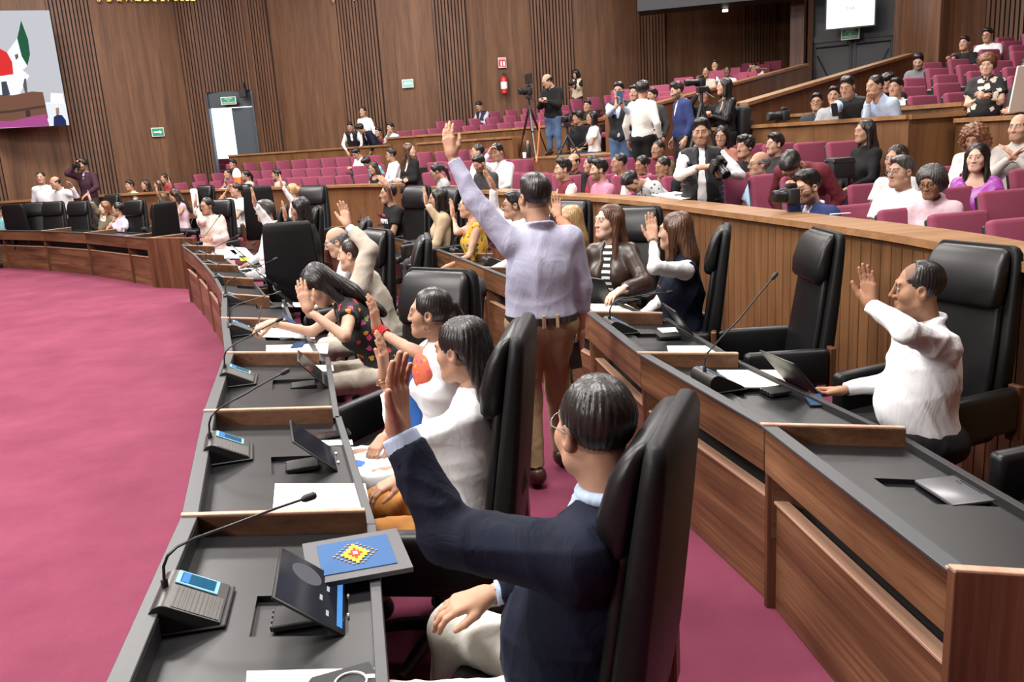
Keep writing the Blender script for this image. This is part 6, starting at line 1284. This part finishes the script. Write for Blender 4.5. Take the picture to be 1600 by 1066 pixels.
for x, y, l, nk in K2:
    p = at(x, y, .685); s = param_of(C2, p); _, d_ = point_at(C2, s); console(mwat(x, y, .685, math.atan2(d_[1], d_[0])), 'black microphone console of the outer row '+l, nk[:2], nk[2])
for x, y, l, nk, fi in [(232, 362, 'at the end panel', (.3, .2, -.4), 0), (150, 358, 'before the lilac blouse', (.3, .2, .3), 1), (86, 354, 'before empty chairs', (.35, .2, .4), 2)]:
    console(mwat(x, y, .685, bang(BAYF[fi])), 'black microphone console across the gangway '+l, nk[:2], nk[2])
SL = flat('tablet_screen', (.035, .04, .06), .12, emit=.35); SD = flat('tablet_glass', (.02, .018, .02), .08); SB = flat('tablet_blue', (.10, .2, .45), .12, emit=.5); SW = flat('tablet_pale', (.6, .57, .5), .15, emit=.25)
T1 = [(484, 966, 40, [SL, 1], 'showing a grey dark page beside the blue folder'), (486, 729, 44, [SL], 'with dark page beside the wallet phone'), (484, 604, 50, [SD], 'with dark glass before the folk dress woman'), (461, 530, 46, [SB], 'with blue page before the writing woman'), (441, 481, 48, [SD], 'before the beige jacket man'), (414, 449, 45, [SD], 'before the big turned chair'), (388, 424, 45, [SD], 'beside the lime folder'), (372, 405, 48, [SD], 'before the grey-haired man')]
for k, (x, y, t, lit, l) in enumerate(T1): tablet(mwat(x, y, .668, bang(BAY1[min(k, len(BAY1)-1)])), 'slim black tablet on a dock '+l, lit, t)
for x, y, t, lit, l in [(1225, 613, 50, [SW], 'before the man in guayabera'), (1053, 527, 55, [SD], 'before the empty chair'), (762, 391, 50, [SD], 'behind the standing man'), (712, 384, 50, [SW], 'before the yellow dress woman'), (648, 362, 50, [SD], 'before the tan coat woman'), (600, 352, 50, [SW], 'lit before the black T-shirt man'), (288, 324, 50, [SD], 'before the pale pink top'), (364, 327, 50, [SD], 'before the white polo man')]:
    p = at(x, y, .67); s = param_of(C2, p); _, d_ = point_at(C2, s); tablet(mwat(x, y, .67, math.atan2(d_[1], d_[0])), 'slim black tablet of the outer row '+l, lit, t)
for x, y, lit, l, fi in [(39, 353, SW, 'lit near the turned chair', 3), (112, 354, SW, 'lit before empty chairs', 2), (74, 352, SD, 'dark before empty chairs', 2), (190, 359, SD, 'dark before the lilac blouse', 1)]:
    tablet(mwat(x, y, .67, bang(BAYF[fi])), 'slim tablet across the gangway '+l, [lit], 50)
tablet_flat = thing('tablet_computer', 'grey tablet lying flat in the well of the bare desk', 'tablet'); b = BAY2[0]
tablet_flat.matrix_world = mwat(1490, 770, .675, bang(b))
MB().box(-.10, .10, -.07, .07, 0, .012, bev=.005).build('body', flat('tablet_grey', (.16, .16, .17), .3, metal=.4), tablet_flat, True)
MB().box(-.055, .055, -.062, -.055, .012, .0125).build('camera_strip', BLKPL, tablet_flat); text('TC-06', .012, BLKPL, tablet_flat, (.04, -.045, .0125), rot=(0, 0, 0), ex=.0003)
def slab(name, label, cs, z, mat, cat='paper', th=.004, lift=None):
    P_ = [at(x, y, z) for x, y in cs]; c = sum(P_)/4; mb = MB()
    if lift: P_ = [p+A_(0, 0, l) for p, l in zip(P_, lift)]
    mb.hexa([p-c for p in P_]+[p-c+A_(0, 0, th) for p in P_]); o = mb.build(name, mat, None, loc=tuple(c)); tag(o, label, cat); return o
DT = .684
slab('paper_sheet', 'white blank sheet lying square on the desk before the white blouse', [(426, 803), (580, 802), (571, 757), (430, 757)], DT, PAPER)
slab('paper_sheet', 'cream sheet under the black notebook at the picture bottom', [(384, 1085), (600, 1078), (592, 1046), (386, 1051)], DT, CREAM)
nb_ = slab('notebook', 'black notebook with a pale ring printed on its cover', [(470, 1090), (612, 1090), (577, 1041), (488, 1066)], DT+.005, DGREY, 'notebook', .012)
ringm = MB(); c0 = at(548, 1066, DT+.02); ringm.tube([(c0-np.array(nb_.location))+A_(.035*math.cos(t), .035*math.sin(t), 0) for t in np.linspace(0, 2*PI, 25)], .003, 5, False).box(c0[0]-nb_.location[0]+.03, c0[0]-nb_.location[0]+.052, c0[1]-nb_.location[1]+.012, c0[1]-nb_.location[1]+.026, .010, .014).build('printed_ring', flat('print_pale', (.6, .6, .6), .6), nb_)
# the embroidered folder
fo = thing('document_folder', 'grey leather folder with blue panel and stepped yellow red motif', 'folder')
c = [at(*q, .715) for q in ((490, 917), (641, 897), (625, 829), (467, 858))]; o0 = sum(c)/4; fo.location = o0
ex_ = ((c[1]-c[0])+(c[2]-c[3]))/2; ey_ = ((c[3]-c[0])+(c[2]-c[1]))/2; uv = lambda u, v, z=0: ex_*u+ey_*v+A_(0, 0, z)
mb = MB(); mb.hexa([uv(-.5, -.5, -.004), uv(.5, -.5, .0), uv(.5, .5, .0), uv(-.5, .5, -.004), uv(-.5, -.5, .010), uv(.5, -.5, .014), uv(.5, .5, .014), uv(-.5, .5, .010)]).build('cover', flat('folder_leather', (.075, .075, .08), .5, bumpscale=120), fo)
def fquad(nm, u0, u1, v0, v1, z, m, par): 
    MBX = MB(); MBX.hexa([uv(u0, v0, z), uv(u1, v0, z+.004*(u1-u0)), uv(u1, v1, z+.004*(u1-u0)), uv(u0, v1, z), uv(u0, v0, z+.0015), uv(u1, v0, z+.0015+.004*(u1-u0)), uv(u1, v1, z+.0015+.004*(u1-u0)), uv(u0, v1, z+.0015)]); return MBX.build(nm, m, par)
bl = fquad('woven_panel', -.36, .37, -.36, .37, .0115, flat('woven_blue', (.035, .10, .24), .9, bumpscale=500), fo)
YE = flat('yarn_yellow', (.75, .42, .03), .9); RE = flat('yarn_red', (.6, .04, .03), .9); WH = flat('yarn_white', (.8, .75, .75), .9); OR = flat('yarn_tan', (.5, .27, .13), .9)
def steps(nm, n, du, dv, z, m):
    mbx = MB()
    for k in range(-n, n+1):
        w = (n-abs(k)+.5)
        mbx.hexa([uv(-w*du, (k-.5)*dv, z), uv(w*du, (k-.5)*dv, z), uv(w*du, (k+.5)*dv, z), uv(-w*du, (k+.5)*dv, z)]+[uv(-w*du, (k-.5)*dv, z+.0012), uv(w*du, (k-.5)*dv, z+.0012), uv(w*du, (k+.5)*dv, z+.0012), uv(-w*du, (k+.5)*dv, z+.0012)])
    mbx.build(nm, m, bl)
mbx = MB()
for k in range(-5, 6):
    for s in (-1, 1):
        w = (5.5-abs(k)); u0 = s*(w*.033+.03); mbx.hexa([uv(u0-.012, (k-.18)*.047, .0165), uv(u0+.012, (k-.18)*.047, .0165), uv(u0+.012, (k+.18)*.047, .0165), uv(u0-.012, (k+.18)*.047, .0165), uv(u0-.012, (k-.18)*.047, .0175), uv(u0+.012, (k-.18)*.047, .0175), uv(u0+.012, (k+.18)*.047, .0175), uv(u0-.012, (k+.18)*.047, .0175)])
mbx.build('embroidered_dashes', OR, bl); steps('embroidered_diamond', 4, .032, .052, .0165, YE); steps('embroidered_diamond', 2, .028, .05, .0175, RE); steps('embroidered_diamond', 0, .045, .07, .0185, WH)
def on_cap(px, d=.12):
    q = col_hit(offset(PC, d), px, 287); return A_(q[0], q[1], CAPZ)
def phone(label, mw, lit=None, w=.074, h=.155):
    r = thing('smartphone', label, 'phone'); r.matrix_world = mw
    MB().box(-w/2, w/2, -h/2, h/2, 0, .009, bev=.004).build('body', BLKPL, r, True); MB().box(-w/2+.003, w/2-.003, -h/2+.004, h/2-.004, .009, .0095).build('screen', lit or SD, r); return r
phone('black smartphone in tan wallet case beside a tablet', mwat(518, 681, DT, bang(BAY1[1])+.1)); slab('paper_sheet', 'small white slip under the wallet phone', [(492, 697), (552, 696), (550, 688), (497, 689)], DT-.001, PAPER, th=.002)
phone('smartphone lying lit in front of the man in guayabera', mwat(1274, 627, DT, bang(BAY2[1])+1.2), SB)
phone('smartphone beside the writing woman and stacked sheets', mwat(466, 541, DT, bang(BAY1[3])+1.3), SB)
for lab, cs, m in [('white card behind the dark tablet, folk dress desk', [(490, 581), (522, 581), (520, 572), (478, 572)], PAPER), ('white sheets under the writing hand', [(410, 527), (492, 530), (488, 515), (395, 513)], PAPER), ('curling white sheets nearest the writing woman', [(416, 553), (512, 553), (514, 538), (416, 541)], PAPER),
        ('small white card on the beige jacket desk', [(440, 480), (472, 480), (468, 474), (442, 474)], PAPER), ('white card before the big turned chair', [(408, 434), (432, 434), (428, 430), (408, 430)], PAPER), ('lime green folder edge on the inner row', [(376, 408), (412, 408), (404, 402), (374, 402)], flat('lime', (.45, .62, .04), .6)), ('pink and lilac paper stack on the inner row', [(412, 420), (428, 420), (416, 402), (400, 402)], PPINK), ('scattered white papers before the grey-haired man', [(331, 405), (376, 404), (366, 391), (331, 392)], PAPER), ('tilted white booklet near the far tip', [(366, 398), (398, 403), (384, 388), (352, 386)], PAPER),
        ('cream folder with tie before the man in guayabera', [(1150, 607), (1234, 606), (1213, 580), (1120, 580)], CREAM), ('cream sheet on the outer desk with hooped console', [(1045, 553), (1136, 553), (1118, 542), (1042, 542)], CREAM), ('small white note beside the hooped console', [(1036, 521), (1060, 520), (1055, 513), (1027, 514)], PAPER), ('cream sheet in front of the striped top woman', [(926, 488), (1000, 488), (978, 476), (918, 476)], CREAM), ('white pad before the yellow dress woman', [(676, 392), (716, 388), (712, 383), (674, 384)], PAPER), ('white card before the tan coat woman', [(625, 372), (645, 372), (641, 366), (624, 366)], PAPER)]:
    slab('paper_sheet' if 'folder' not in lab else 'document_folder', lab, cs, DT, m, 'paper' if 'folder' not in lab else 'folder', .006)
slab('paper_sheet', 'white sheets on the partition cap before the vest photographer', [(1065, 312), (1104, 306), (1055, 300), (1017, 305)], CAPZ+.001, PAPER)
phone('black phone lying on white sheets of the partition', Matrix.Translation(at(1066, 305, CAPZ+.006)) @ Matrix.Rotation(1.2, 4, 'Z'))
q0, q1 = on_cap(347), on_cap(402); v = q1-q0; sheet('paper_sheet', 'white papers on the far partition before the door', tuple((q0+q1)/2+A_(0, 0, .001)), float(np.linalg.norm(v)), .24, math.atan2(v[1], v[0]))
slab('notebook', 'black notebook on the upper wall beside leaf print dress', [(1478, 170), (1502, 168), (1506, 164), (1484, 165)], 1.95, DGREY, 'notebook', .02)
p1_, p2_ = at(1297, 335, CAPZ+.006), at(1330, 333, CAPZ+.006); pe = MB().tube([(0, 0, 0), tuple((p2_-p1_)*.9), tuple(p2_-p1_)], [.005, .005, .002], 8).build('pen', PAPER, None, True, loc=tuple(p1_)); tag(pe, 'white and purple pen lying on the boarded partition cap', 'pen')
W_ = J4['W'][0]; pe = MB().tube([(-.02, 0, -.05), (.02, .01, .10), (.024, .011, .115)], [.0035, .0045, .003], 8).build('pen', STEEL, None, True, loc=tuple(W_+J4['HF'][0]*.08+A_(0, 0, .01))); tag(pe, 'silver pen held by the writing woman', 'pen')
# laptop before the striped top woman
lp = thing('laptop', 'open black laptop before the woman in striped top', 'laptop'); p = at(958, 470, .69); lp.location = p; lp.rotation_euler = (0, 0, D(212)+PI/2)
MB().box(-.16, .16, -.11, .11, 0, .016, bev=.004).build('base', BLKPL, lp, True); kb = MB()
for i in range(11):
    for j in range(4): kb.box(-.145+i*.0265, -.122+i*.0265, -.02+j*.026, .002+j*.026, .016, .019)
k_ = kb.build('keys', DGREY, lp); k_['kind'] = 'stuff'
MB().box(-.16, .16, -.005, .005, 0, .21, bev=.003).xform(Matrix.Translation((0, -.11, .012)) @ Matrix.Rotation(D(28), 4, 'X')).build('lid', BLKPL, lp, True)
# ------------------------------------------------------------------ cameras and other held things
def camera_body(label, mw, lens=.12, video=False, name='camera'):
    r = thing(name, label, 'camera'); r.matrix_world = mw           # lens along local +y
    MB().box(-.07, .07, -.035, .035, -.05, .05, bev=.012).build('body', BLKMT, r, True); MB().box(-.03, .03, -.03, .03, .05, .085, bev=.01).build('viewfinder', BLKMT, r, True)
    ln = MB().lathe([(.036, .03), (.040, .05), (.037, lens*.6), (.044, lens*.75), (.044, lens), (.036, lens+.005)], 16, Matrix.Rotation(-PI/2, 4, 'X')).build('lens', BLKPL, r, True)
    MB().lathe([(.001, lens+.0055), (.034, lens+.0055), (.034, lens+.007)], 16, Matrix.Rotation(-PI/2, 4, 'X')).build('front_glass', SD, ln)
    MB().box(.045, .08, .0, .06, -.05, .045, bev=.012).build('grip', BLKMT, r, True)
    if video: MB().box(-.10, .10, -.02, .0, .10, .24, bev=.006).build('monitor', BLKPL, r); MB().tube([(0, 0, .08), (0, .0, .13)], .012, 6).build('monitor_arm', BLKPL, r); MB().tube([(.09, .02, .2), (.17, .04, .27)], .006, 6).build('antenna', BLKPL, r)
    return r
def tripod(label, top, feet):
    top = np.asarray(top, float); r = thing('tripod', label, 'tripod', (top[0], top[1], min(f[2] for f in feet)))
    o = A_(*r.location); MB().box(-.06, .06, -.06, .06, -.07, 0, bev=.01).build('pan_head', BLKPL, r, loc=tuple(top-o)); MB().tube([top-o-A_(0, 0, .05), top-o-A_(0, 0, .45)], .02, 8).build('column', BLKPL, r, True)
    MB().tube([top-o-A_(0, 0, .03), top-o+A_(.12, -.18, -.15)], .008, 6).build('pan_handle', BLKPL, r, True)
    k = top-A_(0, 0, .2)
    for f in feet:
        f = np.asarray(f, float); m = k+(f-k)*.5; l = MB().tube([k-o, m-o], .022, 8).tube([m-o, f-o], .014, 8).build('leg', BLKPL, r, True); MB().tube([m-o-(f-k)*.02, m-o+(f-k)*.02], .028, 8).build('leg_clamp', BLKPL, l, True)
    return r
ZT = 1.52; tp = atY(826, 148, 15.6)
tripod('tall black tripod with video camera on the wooden platform', tp, [at(811, 243, ZT), at(838, 250, ZT), at(856, 241, ZT)])
camera_body('video camera with top monitor on the tall tripod', Matrix.Translation(tp+A_(0, 0, .06)) @ Matrix.Rotation(D(115), 4, 'Z') @ Matrix.Scale(1.25, 4), .15, True, 'video_camera')
tp2 = atY(886, 192, 14.4); tripod('low tripod beside the man in jeans on the platform', tp2, [(tp2[0]-.20, tp2[1]-.1, ZT), (tp2[0]+.17, tp2[1]-.15, ZT), (tp2[0]+.05, tp2[1]+.2, ZT)])
camera_body('small camera on the low tripod', Matrix.Translation(tp2+A_(0, 0, .06)) @ Matrix.Rotation(D(150), 4, 'Z') @ Matrix.Scale(1.1, 4))
tp3 = atY(1096, 136, 11.2); tripod('black tripod behind the quilted vest photographer', tp3, [(tp3[0]-.35, tp3[1]-.1, .90), (tp3[0]+.35, tp3[1]-.15, .90), (tp3[0], tp3[1]+.35, .90)])
camera_body('camera with long lens on the tripod by the leather jacket woman', Matrix.Translation(tp3+A_(0, 0, .06)) @ Matrix.Rotation(D(100), 4, 'Z') @ Matrix.Scale(1.0, 4), .22)
camera_body('camera resting on the balcony cap', Matrix.Translation(atY(1225, 181, 10.6)) @ Matrix.Rotation(D(100), 4, 'Z') @ Matrix.Scale(1.2, 4), .17)
camera_body('camera with flash held by the quilted vest photographer', Matrix.Translation(atY(1122, 258, 8.12)) @ Matrix.Rotation(D(200), 4, 'Z') @ Matrix.Rotation(D(-35), 4, 'X') @ Matrix.Scale(1.08, 4), .15)
camera_body('camera held by the photographer in navy suit', Matrix.Translation(atY(1236, 306, 6.45)) @ Matrix.Rotation(D(95), 4, 'Z') @ Matrix.Scale(1.15, 4), .12)
camera_body('camera raised by the photographer in plum jacket', Matrix.Translation(PH1['H']+PH1['hf']*.16+A_(0, 0, .0)) @ Matrix.Rotation(D(160), 4, 'Z'), .12)
camera_body('camera held by the woman in cream vest', Matrix.Translation(J13['N']+J13['tf']*.33-A_(0, 0, .10)) @ Matrix.Rotation(D(150), 4, 'Z'), .12)
def held(J, label, i=0, up=.07, fwd=.03, lit=None):
    p = J['W'][i]+J['HF'][i]*up+J['HN'][i]*fwd; z = Vector(-J['hf'])*.6+Vector((0, 0, .8)); mw = Matrix.Translation(p) @ z.to_track_quat('Z', 'Y').to_matrix().to_4x4(); return phone(label, mw, lit)
p = J7['W'][0]+A_(-.045, -.035, -.125); r = phone('black phone in the lowered hand of the standing man', Matrix.Translation(p) @ Matrix.Rotation(.5, 4, 'Z') @ Matrix.Rotation(PI/2-.15, 4, 'X'))
held(J12, 'phone of the bald man in jeans'); held(J17, 'pale phone of the woman in leaf print dress', lit=SW)
phone('pale blue phone filming the hall', Matrix.Translation(atY(968, 152, 12.22)) @ Matrix.Rotation(PI/2, 4, 'X'), SB, .085, .17)
phone('black phone over the balcony edge', Matrix.Translation(atY(1304, 172, 9.85)) @ Matrix.Rotation(1.2, 4, 'X'))
q = atY(1600, 139, 8.62); sl_ = MB().box(-.16, .16, -.008, .008, -.22, .22, bev=.004).build('document_folder', CREAM, None, loc=tuple(q), rot=(.15, 0, .4)); tag(sl_, 'cream folder clutched at the picture edge', 'folder')
# backpack
bp_ = thing('backpack', 'black backpack on the leather jacket woman', 'backpack'); bp_.location = J15['N']-J15['tf']*.17-A_(0, 0, .30); bp_.rotation_euler = (0, 0, D(200)-PI/2)
MB().box(-.16, .16, -.13, .05, -.20, .20, bev=.06, seg=3).build('bag', BLKMT, bp_, True); MB().box(-.12, .12, -.17, -.12, -.17, .03, bev=.02).build('front_pocket', BLKMT, bp_, True); MB().tube([(-.05, -.02, .19), (0, -.02, .235), (.05, -.02, .19)], .01, 6).build('carry_loop', BLKMT, bp_, True)
# bag on the black lady's lap, bottle, cup, drink, cable
bg = thing('camera_bag', 'black camera bag on the lap of the wavy-haired woman', 'bag'); bg.location = atY(1312, 262, 8.7); bg.rotation_euler = (0, 0, .3); bg.scale = (.78, .78, .78)
MB().box(-.17, .17, -.10, .10, -.13, .13, bev=.03).build('bag', BLKMT, bg, True); MB().box(-.17, .17, -.104, .104, .06, .10, bev=.01).build('flap', BLKPL, bg)
bt = thing('bottle', 'black drinking bottle by the tall tripod', 'bottle', tuple(at(826, 246, ZT))); MB().lathe([(.04, 0), (.045, .02), (.045, .20), (.02, .24)], 14).build('flask', BLKPL, bt, True); MB().lathe([(.022, .24), (.022, .29), (.01, .30)], 12).build('cap', GREYT, bt, True)
cu_ = MB().lathe([(.028, 0), (.038, .10), (.034, .10), (.026, .01)], 14).build('paper_cup', PAPER, None, True, loc=tuple(at(820, 247, ZT))); tag(cu_, 'white paper cup beside the black bottle', 'cup')
dk = thing('drink_cup', 'orange drink cup with white dome on the far partition', 'cup', tuple(on_cap(372, .18))); MB().lathe([(.06, 0), (.085, .24), (.08, .24)], 16).build('cup', flat('orange_plastic', (.75, .2, .02), .4), dk, True); MB().lathe([(.088, .24), (.10, .29), (.09, .36), (.05, .43), (.01, .45)], 16).build('dome', PAPER, dk, True)
ca = MB().tube([atY(843, 190, 14.9), atY(842, 215, 14.85), atY(840, 238, 14.8), at(838, 253, ZT)], .014, 6).build('cable', flat('orange_cable', (.6, .16, .03), .5), None, True); tag(ca, 'orange cable hanging beside the tall tripod', 'cable')
